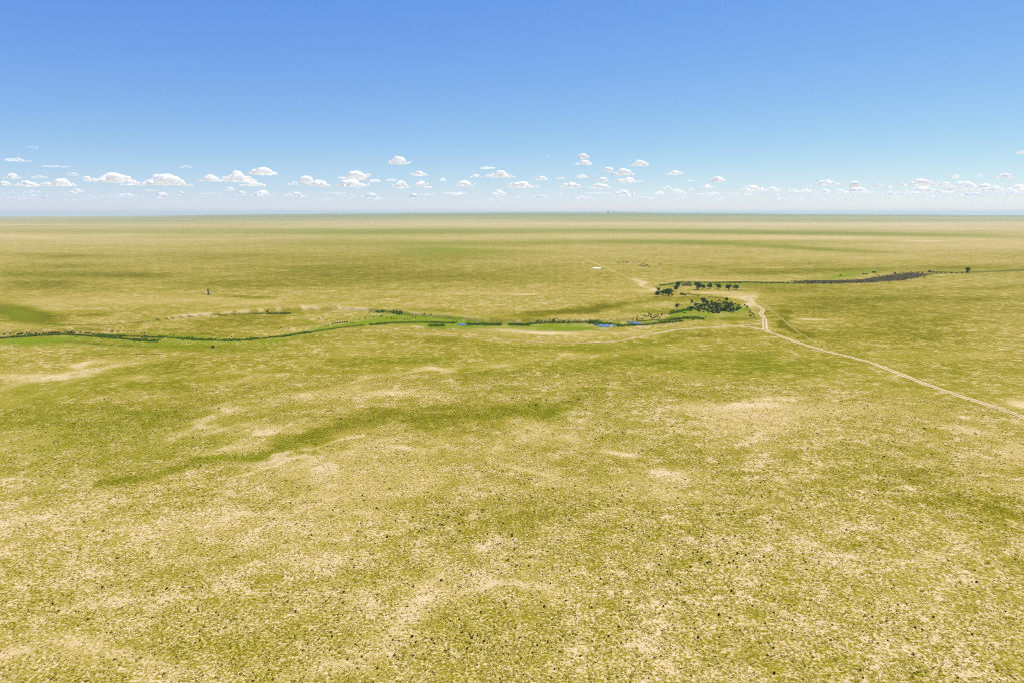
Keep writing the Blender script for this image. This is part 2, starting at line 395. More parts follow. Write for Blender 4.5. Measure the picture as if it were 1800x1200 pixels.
def masks(x, y, z):
    u, v = to_px(x, y, z)
    r = np.hypot(x, y)
    # ragged edges: warp by land noise, a few metres wide near, tens of metres far
    sc = np.clip(r / 30.0, 5, 60)
    w1 = fbm(x / 14, y / 14, 3, 4) - .5
    w2 = fbm(x / 60, y / 60, 4, 3) - .5
    px = F / np.maximum(r, 80)                      # photo px per metre sideways
    u2 = u + (w1 * 14 + w2 * 50) * px * (1 + (r > 1200) * 1.5)
    v2 = v + (w2 * 26 + w1 * 9) * px * H / np.maximum(r, 80)
    bare = np.zeros_like(x); grn = np.zeros_like(x); lush = np.zeros_like(x); dark = np.zeros_like(x); gry = np.zeros_like(x)
    def apply(arr, b, U, V_):
        m = (np.abs(U - b[0]) < b[2] * 2.4) & (np.abs(V_ - b[1]) < b[3] * 2.4 + abs(math.tan(R(b[5]))) * b[2] * 2.4)
        if m.any(): arr[m] += blob(U[m], V_[m], b)
    for b in BARE: apply(bare, b[:4] + (b[4] * (.80 if b[1] > 1000 else .66 if b[1] > 600 else (.85 if b[4] > .8 else .6) * (.6 if b[1] < 446 else 1)), b[5]), u2, v2)
    for b in GRN:
        if b[1] < 446:
            apply(grn, b[:4] + (b[4] * .35, b[5]), u2, v2); apply(lush, b[:4] + (b[4] * .42, b[5]), u2, v2)
        elif 598 < b[1] < 830 and b[4] > 0:
            apply(grn, b[:4] + (b[4] * .42, b[5]), u2, v2); apply(lush, b[:4] + (b[4] * .55, b[5]), u2, v2)
        else: apply(grn, b, u2, v2)
    for L in GREENL:
        pts, hw, st = L
        m = (v > 500) & (v < 900) & (u < 2500)
        d = polydist(u2[m], v2[m] , pts)
        lush[m] += st * .45 * np.exp(-(d / hw) ** 2); grn[m] += st * 1.0 * np.exp(-(d / hw) ** 2); bare[m] -= st * .8 * np.exp(-(d / hw) ** 2)
    uu, vv = u + w1 * 6 * px, v + w1 * 2.0
    for b in LUSHB: apply(lush, b[:3] + (b[3] * (1.45 if 540 < b[1] < 620 else 1),) + b[4:], uu, vv)
    for b in BRUSH: apply(gry, b, uu, vv)
    def line(arr, L, U, V_):
        pts, hw, s = L
        us = [p[0] for p in pts]; vs = [p[1] for p in pts]
        m = (U > min(us) - hw * 4) & (U < max(us) + hw * 4) & (V_ > min(vs) - hw * 4) & (V_ < max(vs) + hw * 4)
        if m.any():
            d = polydist(U[m], V_[m], pts)
            arr[m] = np.maximum(arr[m], s * np.exp(-(d / hw) ** 2))
    for L in DARKL: line(dark, L, u + w1 * 3, v + w1 * .8)
    for L in BAREL: line(bare, L, u + w1 * 3, v + w1 * .8)
    # pale gullied face of the terrace bank
    vt = np.interp(np.clip(u, -300, 1260), [p[0] for p in TERR], [p[1] for p in TERR])
    fb = np.exp(-((v - vt - 2.4) / 5.0) ** 2) * sstep(235, 330, u) * (1 - sstep(1000, 1150, u))
    fb *= 0.8 - .35 * sstep(760, 900, u)
    gul = sstep(.38, .62, vnoise((x + .5 * y) / 7.0, y / 60.0, 9))
    bare = bare + fb * (.32 + .7 * gul)
    # pale wind streaks running up the slope on the left
    sa, sb = (x * .5 + y * .87) / 42, (x * .87 - y * .5) / 8
    bare = bare + .22 * sstep(.46, .70, fbm(sa * 1.6, sb * 1.3, 33, 5)) * sstep(.40, .60, fbm(x / 7, y / 9, 34, 3)) * sstep(610, 660, v) * (1 - sstep(800, 900, v)) * (1 - sstep(560, 900, u))
    # broad tone of the prairie
    base = np.interp(v, [376, 385, 395, 420, 470, 520, 560, 620, 720, 800, 900, 1050, 1200], [.50, .42, .38, .46, .57, .53, .53, .54, .50, .44, .40, .37, .34])
    big = fbm(x / 420, y / 420, 21, 4) - .5
    mid = fbm((x + .5 * y) / 90, (y - .5 * x) / 26, 22, 4) - .5
    farn = fbm(x / 4000, y / 2600, 23, 4) - .5
    kf = sstep(1500, 5000, r)
    band = fbm(x / 7000, y / 700, 51, 3) - .5
    bare = bare + .25 * np.clip(band, 0, 1) * sstep(1600, 3500, r); base = base - .5 * band * sstep(1600, 3500, r)
    lush = lush + .7 * np.clip(-band, 0, 1) * sstep(1600, 3500, r)
    lush = lush + (.06 + .5 * np.clip(farn + .02, 0, 1)) * sstep(1400, 4000, r) * (1 - .5 * sstep(1100, 1500, u))
    base = base + big * .16 + mid * .22 * (1 - kf) + farn * .3 * kf + .55 * (1 - sstep(376, 386, v))
    lush = lush + .35 * (1 - sstep(377, 386, v)) * sstep(500, 700, u)
    streak = fbm(x / 55 + 9, y / 34, 24, 5)
    bare = bare + .38 * sstep(.52, .70, streak) * (1 - kf) * sstep(560, 640, v) * (1 - .6 * sstep(850, 1000, v))
    bare = bare + .22 * sstep(.56, .75, fbm(x / 700, y / 300, 25, 4)) * kf
    return np.clip(base + grn, 0, 1.2), np.clip(bare, 0, 1.1), np.clip(lush, 0, 1), np.clip(dark, 0, 1), np.clip(gry, 0, 1)

gm = make_ground_mat()
xs, ys, zs = GX.ravel(), GY.ravel(), GZ.ravel()
mk = masks(xs, ys, zs)
ii, jj = np.meshgrid(np.arange(NR - 1), np.arange(NA), indexing='ij')
j2 = (jj + 1) % NA
faces = np.stack([ii * NA + jj, (ii + 1) * NA + jj, (ii + 1) * NA + j2, ii * NA + j2], -1).reshape(-1, 4)[:, ::-1]
at = dict(zip(('grn', 'bare', 'lush', 'dark', 'gry'), mk)); at['patch'] = np.interp(np.hypot(xs, ys), [150, 260, 480], [.40, .60, 1.0])
g = mesh_np('ground', np.stack([xs, ys, zs], -1), faces, gm, at, smooth=True)
tag(g, kind='structure')
MG = [m.reshape(NR, NA) for m in mk]

def gmask(k, x, y):
    r = np.hypot(x, y); a = np.arctan2(x, y)
    i = np.clip(np.rint(np.interp(r, rr, np.arange(NR))).astype(int), 0, NR - 1)
    j = np.clip(np.rint(np.interp(a, az[:1000], np.arange(1000))).astype(int), 0, 999)
    return MG[k][i, j]

# ------------------------------------------------------------------ roads and tracks
def make_road_mat(name, cl, cd, cm):
    m, nt, b = nodemat(name)
    pos = N(nt, 'ShaderNodeNewGeometry').outputs['Position']
    ac = mth(nt, 'ABSOLUTE', attr(nt, 'across'))
    f = noise(nt, pos, 0.6, 4)
    col = mixc(nt, mth(nt, 'MULTIPLY_ADD', f, 2, -.5, clamp=True), cl, cd)
    mid = mth(nt, 'MULTIPLY_ADD', ac, -5.0, 2.1, clamp=True)
    mid = mth(nt, 'MULTIPLY', mid, mth(nt, 'MULTIPLY_ADD', noise(nt, pos, .12, 3), 2.0, 0.0, clamp=True))
    col = mixc(nt, mid, col, cm)
    nt.links.new(col, b.inputs['Base Color'])
    b.inputs['Specular IOR Level'].default_value = 0
    return m
road_mat = make_road_mat('pale_dirt', (0.44, 0.34, 0.215), (0.36, 0.275, 0.155), (0.225, 0.18, 0.045))
faint_mat = make_road_mat('faint_trail', (0.31, 0.24, 0.10), (0.24, 0.19, 0.05), (0.21, 0.168, 0.035))
trail_mat = make_road_mat('worn_trail', (0.36, 0.28, 0.16), (0.30, 0.23, 0.11), (0.27, 0.21, 0.085))

def strip(name, pts, width, mat, lift, w_end=None, wob=.25):
    W = [P(*p) for p in pts]
    # Catmull-Rom through the places
    out = []
    E = [W[0] + (W[0] - W[1])] + W + [W[-1] + (W[-1] - W[-2])]
    for k in range(1, len(E) - 2):
        p0, p1, p2, p3 = E[k - 1:k + 3]
        n = max(2, int((p2 - p1).length / 2.5))
        for q in range(n):
            t = q / n
            out.append(0.5 * ((2 * p1) + (p2 - p0) * t + (2 * p0 - 5 * p1 + 4 * p2 - p3) * t * t + (3 * p1 - p0 - 3 * p2 + p3) * t ** 3))
    out.append(W[-1])
    A = np.array([(p.x, p.y) for p in out])
    T = np.gradient(A, axis=0); T /= np.linalg.norm(T, axis=1)[:, None] + 1e-9
    Nn = np.stack([-T[:, 1], T[:, 0]], -1)
    n = len(A)
    wd = np.linspace(width, w_end or width, n)
    cols = [-1.06, -.95, -.6, -.3, 0, .3, .6, .95, 1.06]
    V, ac = [], []
    for c in cols:
        e = wd / 2 * c * (1 + (abs(c) > .9) * wob * (np.array([rnd.uniform(-1, 1) for _ in range(n)])))
        q = A + Nn * e[:, None]
        z = gz(q[:, 0], q[:, 1]) + (lift if abs(c) < 1.05 else -.02)
        V.append(np.stack([q[:, 0], q[:, 1], z], -1)); ac.append(np.full(n, c))
    V = np.stack(V, 1).reshape(-1, 3); ac = np.stack(ac, 1).ravel()
    k = len(cols)
    Fc = np.array([(i * k + j, i * k + j + 1, (i + 1) * k + j + 1, (i + 1) * k + j) for i in range(n - 1) for j in range(k - 1)])
    o = mesh_np(name, V, Fc, mat, {'across': ac})
    tag(o, kind='structure')
    # faces must look up
    me = o.data
    if me.polygons[0].normal.z < 0:
        me.flip_normals()
    return o

strip('road', [(1900,772),(1800,733),(1733,710),(1633,677),(1533,638),(1450,616),(1397,600),(1370,590),(1352,584),(1345,580),(1320,575.5),(1290,573),(1240,576),(1190,579.5),(1155,586)], 4.3, road_mat, .08, 3.8)
strip('track', [(1155,586),(1120,593),(1083,600),(1040,602),(1000,602.5),(950,601),(900,597.5),(850,594.5),(800,591),(750,588),(700,585),(667,583)], 2.6, trail_mat, .09, 1.4)
strip('track', [(1345,580),(1344,570),(1344,562),(1340,556),(1338,551),(1341,545),(1334,540),(1325,535),(1317,530),(1316,526),(1317,521),(1308,518.5),(1295,517.8),(1275,517)], 4.6, road_mat, .09, 3.0)
strip('track', [(1341,568),(1325,570),(1313,571.5),(1290,573)], 2.6, road_mat, .11)
strip('path', [(818,458),(880,459),(950,458),(1000,460),(1022,461.5),(1026,464)], 5.5, trail_mat, .2, 4.5)
strip('path', [(1318,521),(1345,537),(1358,548),(1375,561),(1390,574),(1410,589)], 1.5, faint_mat, .07, 1.0)
strip('path', [(1010,446),(1050,446.6),(1082,447)], 6, faint_mat, .3)

# ------------------------------------------------------------------ water
wm, nt, b = nodemat('creek_water')
b.inputs['Base Color'].default_value = (0.035, 0.075, 0.13, 1)
b.inputs['Roughness'].default_value = 0.12
b.inputs['Specular IOR Level'].default_value = 0.6
pos = N(nt, 'ShaderNodeNewGeometry').outputs['Position']
bp = N(nt, 'ShaderNodeBump'); bp.inputs['Strength'].default_value = .15; bp.inputs['Distance'].default_value = .05
nt.links.new(noise(nt, pos, 2.0, 2), bp.inputs['Height']); nt.links.new(bp.outputs[0], b.inputs['Normal'])
pm = simple('pale_pond', (0.80, 0.76, 0.68), (0.65, 0.62, 0.56), .2, .4)

def pond(name, pts, mat, lift=.25):
    W = [P(*p) for p in pts]
    c = sum(W, Vector()) / len(W)
    z = float(np.mean([w.z for w in W])) + lift
    ring = []
    n = len(W)
    for i in range(n):
        a, bq, cq, d = W[i - 1], W[i], W[(i + 1) % n], W[(i + 2) % n]
        for t in (0, .33, .66):
            ring.append(0.5 * ((2 * bq) + (cq - a) * t + (2 * a - 5 * bq + 4 * cq - d) * t * t + (3 * bq - a - 3 * cq + d) * t ** 3))
    bm = bmesh.new()
    vs = [bm.verts.new((p.x, p.y, z)) for p in ring]
    f = bm.faces.new(vs); f.normal_update()
    if f.normal.z < 0: f.normal_flip()
    me = bpy.data.meshes.new(name); bm.to_mesh(me); bm.free()
    me.materials.append(mat)
    o = bpy.data.objects.new(name, me); COL.objects.link(o)
    tag(o, kind='structure')
    return o
pond('water', [(1043,570.0),(1060,571.0),(1071,571.3),(1073,573.2),(1070,575.6),(1058,575.2),(1049,573)], wm, .35)
pond('water', [(1101,566.2),(1112,565.8),(1121,567),(1129,569),(1120,570),(1108,569)], wm, .35)
pond('water', [(1077,571.5),(1082,571.5),(1082,574.6),(1078,575)], wm, .35)
pond('water', [(803,569.6),(812,569.2),(821,570.8),(818,572.6),(808,572.2)], wm, .35)
pond('water', [(1041,471.3),(1048,470.4),(1056,470.8),(1056,472.2),(1049,472.6)], pm, .3)

# ------------------------------------------------------------------ foliage
def leaf_mat(name, c1, c2, c3):
    m, nt, b = nodemat(name)
    oi = N(nt, 'ShaderNodeObjectInfo')
    pos = N(nt, 'ShaderNodeNewGeometry').outputs['Position']
    f = mth(nt, 'MULTIPLY_ADD', noise(nt, pos, 0.8, 3), 2.2, -.6, clamp=True)
    col = mixc(nt, f, c1, c2)
    col = mixc(nt, mth(nt, 'MULTIPLY', oi.outputs['Random'], .7), col, c3)
    nt.links.new(col, b.inputs['Base Color'])
    b.inputs['Specular IOR Level'].default_value = .1
    # sunlight glows through the leaves
    tl = N(nt, 'ShaderNodeBsdfTranslucent'); mx = N(nt, 'ShaderNodeMixShader'); mx.inputs[0].default_value = .42
    nt.links.new(col, tl.inputs[0]); nt.links.new(b.outputs[0], mx.inputs[1]); nt.links.new(tl.outputs[0], mx.inputs[2])
    nt.links.new(mx.outputs[0], nt.nodes['Material Output'].inputs[0])
    return m
tree_leaf = leaf_mat('cottonwood_leaves', (0.014, 0.080, 0.001), (0.070, 0.165, 0.003), (0.035, 0.100, 0.002))
pale_leaf = leaf_mat('silvery_leaves', (0.06, 0.10, 0.03), (0.10, 0.13, 0.05), (0.07, 0.10, 0.04))
shrub_leaf = leaf_mat('shrub_leaves', (0.014, 0.062, 0.001), (0.065, 0.125, 0.003), (0.065, 0.085, 0.002))
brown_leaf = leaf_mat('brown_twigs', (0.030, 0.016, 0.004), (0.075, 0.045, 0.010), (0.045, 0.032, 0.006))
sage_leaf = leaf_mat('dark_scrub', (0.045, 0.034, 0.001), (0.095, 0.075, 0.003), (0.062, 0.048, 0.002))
grey_leaf = leaf_mat('grey_brush', (0.075, 0.066, 0.070), (0.13, 0.115, 0.115), (0.10, 0.09, 0.09))
bark = simple('bark', (0.10, 0.075, 0.05), (0.16, 0.13, 0.10), 3)

def leafcloud(n, fn, size, rg):
    """n small leaf clumps; fn(rg) -> centre"""
    V, Fc = [], []
    for i in range(n):
        c = np.array(fn(rg))
        s = size * rg.uniform(.6, 1.3)
        a = rg.normal(size=3); a /= np.linalg.norm(a)
        t = np.cross(a, rg.normal(size=3)); t /= np.linalg.norm(t)
        q = np.cross(a, t)
        k = len(V)
        V += [c + t * s, c + q * s * .8, c - t * s * .9, c - q * s * .7]
        Fc.append((k, k + 1, k + 2, k + 3))
    return np.array(V), np.array(Fc)

def crown_mesh(name, w, h, seed, n=1300, base=.18, size=.46):
    rg = np.random.default_rng(seed)
    lobes = []
    for k in range(12):
        t = rg.uniform(0, 6.28); d = rg.uniform(.05, .34) * w
        zc = h * rg.uniform(.26, .80)
        lobes.append((np.array([math.cos(t) * d, math.sin(t) * d, zc]), w * rg.uniform(.17, .29), h * rg.uniform(.14, .24)))
    def fn(rg):
        c, a, b_ = lobes[rg.integers(len(lobes))]
        p = rg.normal(size=3); p /= np.linalg.norm(p)
        p *= rg.uniform(.55, 1.05)
        return c + p * np.array([a, a, b_])
    return leafcloud(n, fn, size, rg)

def tube(p, q, r0, r1, k=6):
    p, q = np.array(p, float), np.array(q, float)
    d = q - p; d /= np.linalg.norm(d)
    a = np.cross(d, [0, .3, 1.0] if abs(d[2]) < .9 else [1, 0, 0]); a /= np.linalg.norm(a)
    b_ = np.cross(d, a)
    V = []
    for c, r in ((p, r0), (q, r1)):
        for i in range(k):
            t = 6.2832 * i / k
            V.append(c + (a * math.cos(t) + b_ * math.sin(t)) * r)
    Fc = [(i, (i + 1) % k, k + (i + 1) % k, k + i) for i in range(k)]
    return np.array(V), np.array(Fc)

def joinm(parts):
    V, Fc, k = [], [], 0
    for v, f in parts:
        V.append(v); Fc.append(f + k); k += len(v)
    return np.concatenate(V), np.concatenate(Fc)

def trunk_mesh(w, h, seed):
    rg = np.random.default_rng(seed)
    parts = [tube((0, 0, -.4), (.1, 0, h * .34), .045 * w, .032 * w)]
    for k in range(5):
        t = 6.28 * k / 5 + rg.uniform(-.4, .4)
        q = (math.cos(t) * w * .24, math.sin(t) * w * .24, h * rg.uniform(.55, .75))
        parts.append(tube((.1, 0, h * rg.uniform(.22, .33)), q, .026 * w, .010 * w, 5))
    return joinm(parts)

def newmesh(name, vf, mat):
    me = bpy.data.meshes.new(name)
    me.from_pydata([tuple(v) for v in vf[0]], [], [tuple(int(i) for i in f) for f in vf[1]])
    me.materials.append(mat); me.update()
    return me

# unit trees are 10 m wide and 10 m tall
CROWNS = [newmesh('crown', crown_mesh('c', 10, 10, s), tree_leaf) for s in (1, 2, 3)]
CROWNP = newmesh('crown', crown_mesh('c', 10, 10, 8, 700), pale_leaf)
TRUNKS = [newmesh('trunk', trunk_mesh(10, 10, s), bark) for s in (1, 2, 3)]

def tree(u, vb, wpx, vt, label, name='tree', kind=0, pale=False, group=None, cat='tree', lean=0.0):
    p = P(u, vb)
    dist = math.hypot(p.x, p.y)
    sc = math.hypot(dist, H - p.z) / F
    w, h = wpx * sc, (vb - vt) * sc * 1.02
    root = bpy.data.objects.new(name, None); COL.objects.link(root)
    root.location = p; root.rotation_euler = (0, lean, rnd.uniform(0, 6.28) if not lean else 0)
    root.empty_display_size = 1
    tag(root, label, cat, group)
    c = bpy.data.objects.new('crown', CROWNP if pale else CROWNS[kind % 3]); COL.objects.link(c); c.parent = root
    c.scale = (w / 9.2, w / 9.2, h / 9.4)
    t = bpy.data.objects.new('trunk', TRUNKS[kind % 3]); COL.objects.link(t); t.parent = root
    t.scale = (w / 10, w / 10, h / 10)
    return root

G1 = 'cottonwood trees by the creek bend'
tree(1156.5,513,8,504,'pale green tree at the back left of the leftmost tree clump by the creek bend',pale=True,group=G1,kind=1)
tree(1156.5,521,10,511,'dark tree at the left end of the leftmost tree clump',group=G1,kind=0)
tree(1165,518.5,12,510,'low dark tree between the end tree and the big tree in leftmost clump',group=G1,kind=2)
tree(1174.5,520.5,17,507.5,'biggest broad dark tree of the leftmost tree clump',group=G1,kind=1)
tree(1181.8,520,4,516,'tiny dark bushy tree at right foot of the leftmost clump',group=G1,kind=2)
tree(1187.5,512,8,500,'lower of two leaning green trees right of the leftmost clump',group=G1,kind=0,lean=.25)
tree(1191.5,505,8.5,494.5,'upper of two leaning green trees right of the leftmost clump',group=G1,kind=2)
tree(1226.5,509.5,14,496.5,'largest tree in the middle row, with bare pale ground under it',group=G1,kind=1)
tree(1234.5,508.5,9,499.5,'smaller tree touching the right side of the largest middle-row tree',group=G1,kind=0)
tree(1247.5,508,10,498,'round dark tree standing alone just right of the largest tree',group=G1,kind=2)
tree(1261.5,508.5,11,498.5,'round tree with gaps in its crown, middle of the row of single trees',group=G1,kind=0)
tree(1280.5,510,11,500.5,'second tree from the right end of the row of single trees',group=G1,kind=1)
tree(1294,509,12,501,'rightmost tree in the row of single trees, open and brownish',group=G1,kind=2)
tree(1191,542,8,533.5,'round dark green tree alone on grass left of the thicket',group=G1,kind=0)
tree(1236,534.5,10,523.8,'largest green tree at the top left of the willow thicket',group='trees in the thicket',kind=1)
tree(1241.5,534,6,528,'small green tree against the right side of the thicket top-left tree',group='trees in the thicket',kind=2)
tree(1277.3,530.5,6,522.8,'round dark tree at the upper right of the thicket beside bare soil',group='trees in the thicket',kind=2)
tree(1224.5,538,7.5,532.5,'round green tree on the left edge of the thicket below the dark one',group='trees in the thicket',kind=0)
tree(1215,546,10,538.5,'dark green tree at the lower left corner of the thicket',group='trees in the thicket',kind=1)
tree(1216.3,533.5,5,527.5,'narrow dark tree left of the thicket above the round green tree',group='trees in the thicket',kind=2)
tree(1281,543,8,536,'green tree inside the right end of the thicket',group='trees in the thicket',kind=0)
tree(1275,546.5,8,541,'green tree at the lower right of the thicket',group='trees in the thicket',kind=1)
tree(1700.5,480,6.5,471.5,'lone dark green tree on the far right stretch of creek',kind=1)
tree(1700.0,480.5,4,475.5,'small dark tree tucked at the left foot of the lone far right tree',kind=2)
tree(1477.5,486.5,3,483,'tiny round tree alone in the green meadow above the creek',kind=0)

# shrubs
def shrub_mesh(seed, n=70, w=1.0, h=.8, size=.16):
    rg = np.random.default_rng(seed)
    def fn(rg):
        p = rg.normal(size=3); p /= np.linalg.norm(p); p *= rg.uniform(.5, 1)
        return np.array([p[0] * w * .42, p[1] * w * .42, h * .42 + p[2] * h * .40])
    return leafcloud(n, fn, size, rg)
SH = {k: [newmesh('foliage', shrub_mesh(s), m) for s in (1, 2, 3)] for k, m in (('g', shrub_leaf), ('b', brown_leaf), ('s', sage_leaf), ('y', grey_leaf))}
def stems(seed):
    rg = np.random.default_rng(seed)
    return joinm([tube((0, 0, -.08), (rg.uniform(-.25, .25), rg.uniform(-.25, .25), .5), .03, .012, 4) for _ in range(5)])
STEM = newmesh('stem', stems(4), bark)

def shrub(u, vb, wpx, hpx, kind, label, group, name='shrub', p=None, cat='shrub', parts=True, sz=None):
    p = p if p is not None else P(u, vb)
    if sz: w, h = sz
    else:
        sc = math.hypot(math.hypot(p.x, p.y), H - p.z) / F
        w, h = wpx * sc, hpx * sc
    me = rnd.choice(SH[kind])
    if parts:
        root = bpy.data.objects.new(name, None); COL.objects.link(root); root.location = p
        f = bpy.data.objects.new('foliage', me); COL.objects.link(f); f.parent = root
        s = bpy.data.objects.new('stem', STEM); COL.objects.link(s); s.parent = root
        s.scale = f.scale = (w * 1.05, w * 1.05, h * 1.2)
    else:
        root = bpy.data.objects.new(name, me); COL.objects.link(root); root.location = p
        root.scale = (w * 1.05, w * 1.05, h * 1.2)
    root.rotation_euler = (0, 0, rnd.uniform(0, 6.28))
    tag(root, label, cat, group)
    return root

KN = {'g': 'dark green', 'b': 'dark brown', 's': 'dark olive', 'y': 'grey leafless'}
def shrubs(lst, ctx, group, **k):
    for u, v, w, h, kd in lst:
        shrub(u, v, w, h, kd, where(u, v, KN[kd].replace(' leafless', '') + ' shrub ' + ctx), group, **k)

shrubs([(1207,517.5,3.2,2.6,'g'),(1211,517.5,3.4,3,'g'),(1214.5,518.5,3,2.8,'b'),(1218,518.6,2,1.8,'g'),(1221,519.2,2,1.8,'g'),(1223.6,519.8,2.6,2.2,'s'),(1227,521,2.6,2.2,'g'),(1229,520,2.8,2.4,'b'),(1227,523,2.2,1.8,'g'),
        (1246,522.5,2,1.6,'s'),(1252,523.3,2,1.6,'g'),(1258,524.4,2,1.6,'s')], 'in a row', 'row of shrubs along the old channel')
shrubs([(1197,518,5,4,'b'),(1201,519,4.5,3.6,'b'),(1204,519.4,4,3,'g'),(1200.5,516.5,2.5,2.5,'g'),(1188,504.5,4,3,'g'),(1184,503.6,3,2,'g')], 'by the tree row', 'shrubs between the tree clumps')
shrubs([(1120.5,556,3.2,2.2,'b'),(1113,562,2.4,2.4,'s'),(1120,560.5,2.4,3,'b'),(1119,563,2,2,'b'),(1128.5,561.5,3.2,3,'b'),(1132,555,2.4,2,'g'),(1135,555.8,2.2,2,'b'),(1141,552.5,3.4,3,'b'),(1140,555.5,3,3,'g'),(1144.5,554,3.4,2.6,'b'),(1143.5,557,3,2.4,'b'),(1146,559.6,2.8,2.6,'s'),(1147.5,560.3,3,2.4,'g'),(1150,559.5,4,3,'b'),(1151.5,554.6,2,2.4,'b'),(1154.5,554.4,2,2.2,'s'),(1157.5,554,2,2.4,'b'),(1152.4,557.6,2.4,2.2,'b'),(1155.5,557.6,3.6,2.4,'b'),(1163,553.2,3.6,3,'b'),(1163,555.2,2,2,'g'),(1160,559,2.2,2.2,'g'),(1158,561,2,1.6,'s'),(1181,560,3,1.8,'b'),(1192.5,555,2.2,2.4,'b'),(1203,550.5,5,2.4,'g'),(1137,558,2,1.6,'s'),(1126,555,2,1.6,'g')],
       'above the right pond', 'shrubs scattered above the right pond')
shrubs([(561,561.5,2.4,2,'b'),(568,558.5,2.6,2,'s'),(573,562.4,2.6,2.2,'g'),(583,569.5,3,2.6,'g'),(586,569.8,3,2.8,'b'),(590,569,3.4,3,'g'),(594,568.6,3.6,3.2,'b'),(598,568,3.8,3.6,'g'),(602,567.6,3.4,3,'b'),(606,567.2,3.4,3,'g'),(610,566.8,3.4,3,'b'),(616.5,568,2.4,2.4,'b'),(621,567.8,2.6,2.2,'g'),(632,562,2.6,1.8,'s'),(642,561,3,3,'b'),(649,550,2.4,2,'b'),(657,558,2.4,2.4,'b'),(663,557,2.4,2.4,'g'),(668.5,557,2.6,3,'b'),(671.5,556.6,2.4,3.6,'g'),(680.5,560,2.2,2.2,'b'),(688,561,2.6,3,'b'),(692,561,2.4,2.4,'g'),(696.4,561,2.2,2.4,'g'),(706.5,561.6,2.4,2.2,'g'),(711,562.4,2.6,2.2,'b'),(716,561.6,2.2,2,'g'),(720,562.2,2.2,2.2,'b'),(725,559.4,2.4,2.6,'g'),(730,559.2,2.4,2.4,'g'),(746,553,2.6,3,'b'),(758,554,2.4,2.8,'b'),(577,572.5,4,2.4,'g'),(572,573.6,3,2,'g')],
       'on the creek flat', 'shrubs scattered on the creek flat')
shrubs([(470,548.3,4.2,2.6,'b'),(471.5,546.8,2.4,1.6,'b'),(491,578.6,3,2,'s'),(493.5,576.4,2.4,1.6,'g'),(507.5,579.4,2.4,1.8,'b'),(502,552.5,5,2,'b'),(497,551.8,4,1.8,'g'),(421,551.5,2.2,1.8,'b'),(305,589.6,3,2,'b'),(299,588,2.4,1.8,'b'),(407,592.6,3,1.4,'b'),(518,555,2,1.4,'b')],
       'on the left creek flat', 'shrubs on the left creek flat')
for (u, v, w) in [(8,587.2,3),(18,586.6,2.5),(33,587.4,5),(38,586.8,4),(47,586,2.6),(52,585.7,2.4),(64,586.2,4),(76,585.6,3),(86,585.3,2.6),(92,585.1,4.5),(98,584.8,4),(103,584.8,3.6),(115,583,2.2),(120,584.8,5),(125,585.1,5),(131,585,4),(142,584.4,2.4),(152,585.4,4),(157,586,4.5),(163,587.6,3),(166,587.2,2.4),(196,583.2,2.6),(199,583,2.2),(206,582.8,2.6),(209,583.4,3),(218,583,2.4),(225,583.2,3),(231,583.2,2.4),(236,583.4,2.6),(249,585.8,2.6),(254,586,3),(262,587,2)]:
    shrub(u, v, w, 1.9, rnd.choice('bbs'), where(u, v, 'low bush shape added for creek bank shade'), 'bush shapes added for shade along the pale left creek bank')  # dark bush shapes added to stand for the shaded overhangs of the cut bank

# the willow thicket: every bush its own
rt = random.Random(5)
placed = 0
th = [(1251,531.5,4.4,4.2,'b'),(1245,531.5,4,2.4,'g'),(1286,533,4,3.6,'b'),(1292.5,535,3.4,2,'g'),(1264.5,528,3,2.4,'b'),(1262,530,3,2.4,'b'),(1272.5,528.4,2,2,'b'),(1220.4,533.4,2.2,2.6,'b'),(1199,536.8,2,2.2,'b'),(1241.4,557.6,2.6,2.4,'b'),(1218.5,562.4,4,2,'b'),(1300,542,4,2,'b'),(1296,545.5,5,3,'b'),(1249,543,9,3.6,'b'),(1228,547,5,3,'s')]
while placed < 150:
    u, v = rt.uniform(1222, 1303), rt.uniform(530, 552)
    e = ((u - 1262) / 42) ** 2 + ((v - 541.5 - (u - 1262) * -.04) / 9.2) ** 2
    if e > 1: continue
    k = rt.choice('gggggbs') if u > 1262 or v > 541 else rt.choice('bsgggs')
    th.append((round(u, 1), round(v, 1), rt.uniform(2.8, 6.4), rt.uniform(1.8, 3.8), k)); placed += 1
for u, v, w, h, k in th:
    shrub(u, v, w, h, k, where(u, v, KN[k] + ' bush in the dense thicket'), 'bushes of the dense thicket')
shrubs([(1309,537.5,3.4,3,'s'),(1313,540,4,3,'g'),(1314.5,541.5,3,2,'b'),(1316,546,2.6,2.4,'g'),(1312,544,3,2,'s'),(1318,550,4,3,'s'),(1322,552,4,3,'g'),(1325,554,3,3,'s'),(1325.5,557,2.4,2,'g'),(1319,556,5,3,'s'),(1326.5,560.4,2.6,1.8,'g'),(1330,562,3,1.6,'s'),(1328,546,4,1.3,'g'),(1320,546.2,4,1.3,'g')], 'on the bare yard slope', 'shrubs on the bare slope beside the spur track')
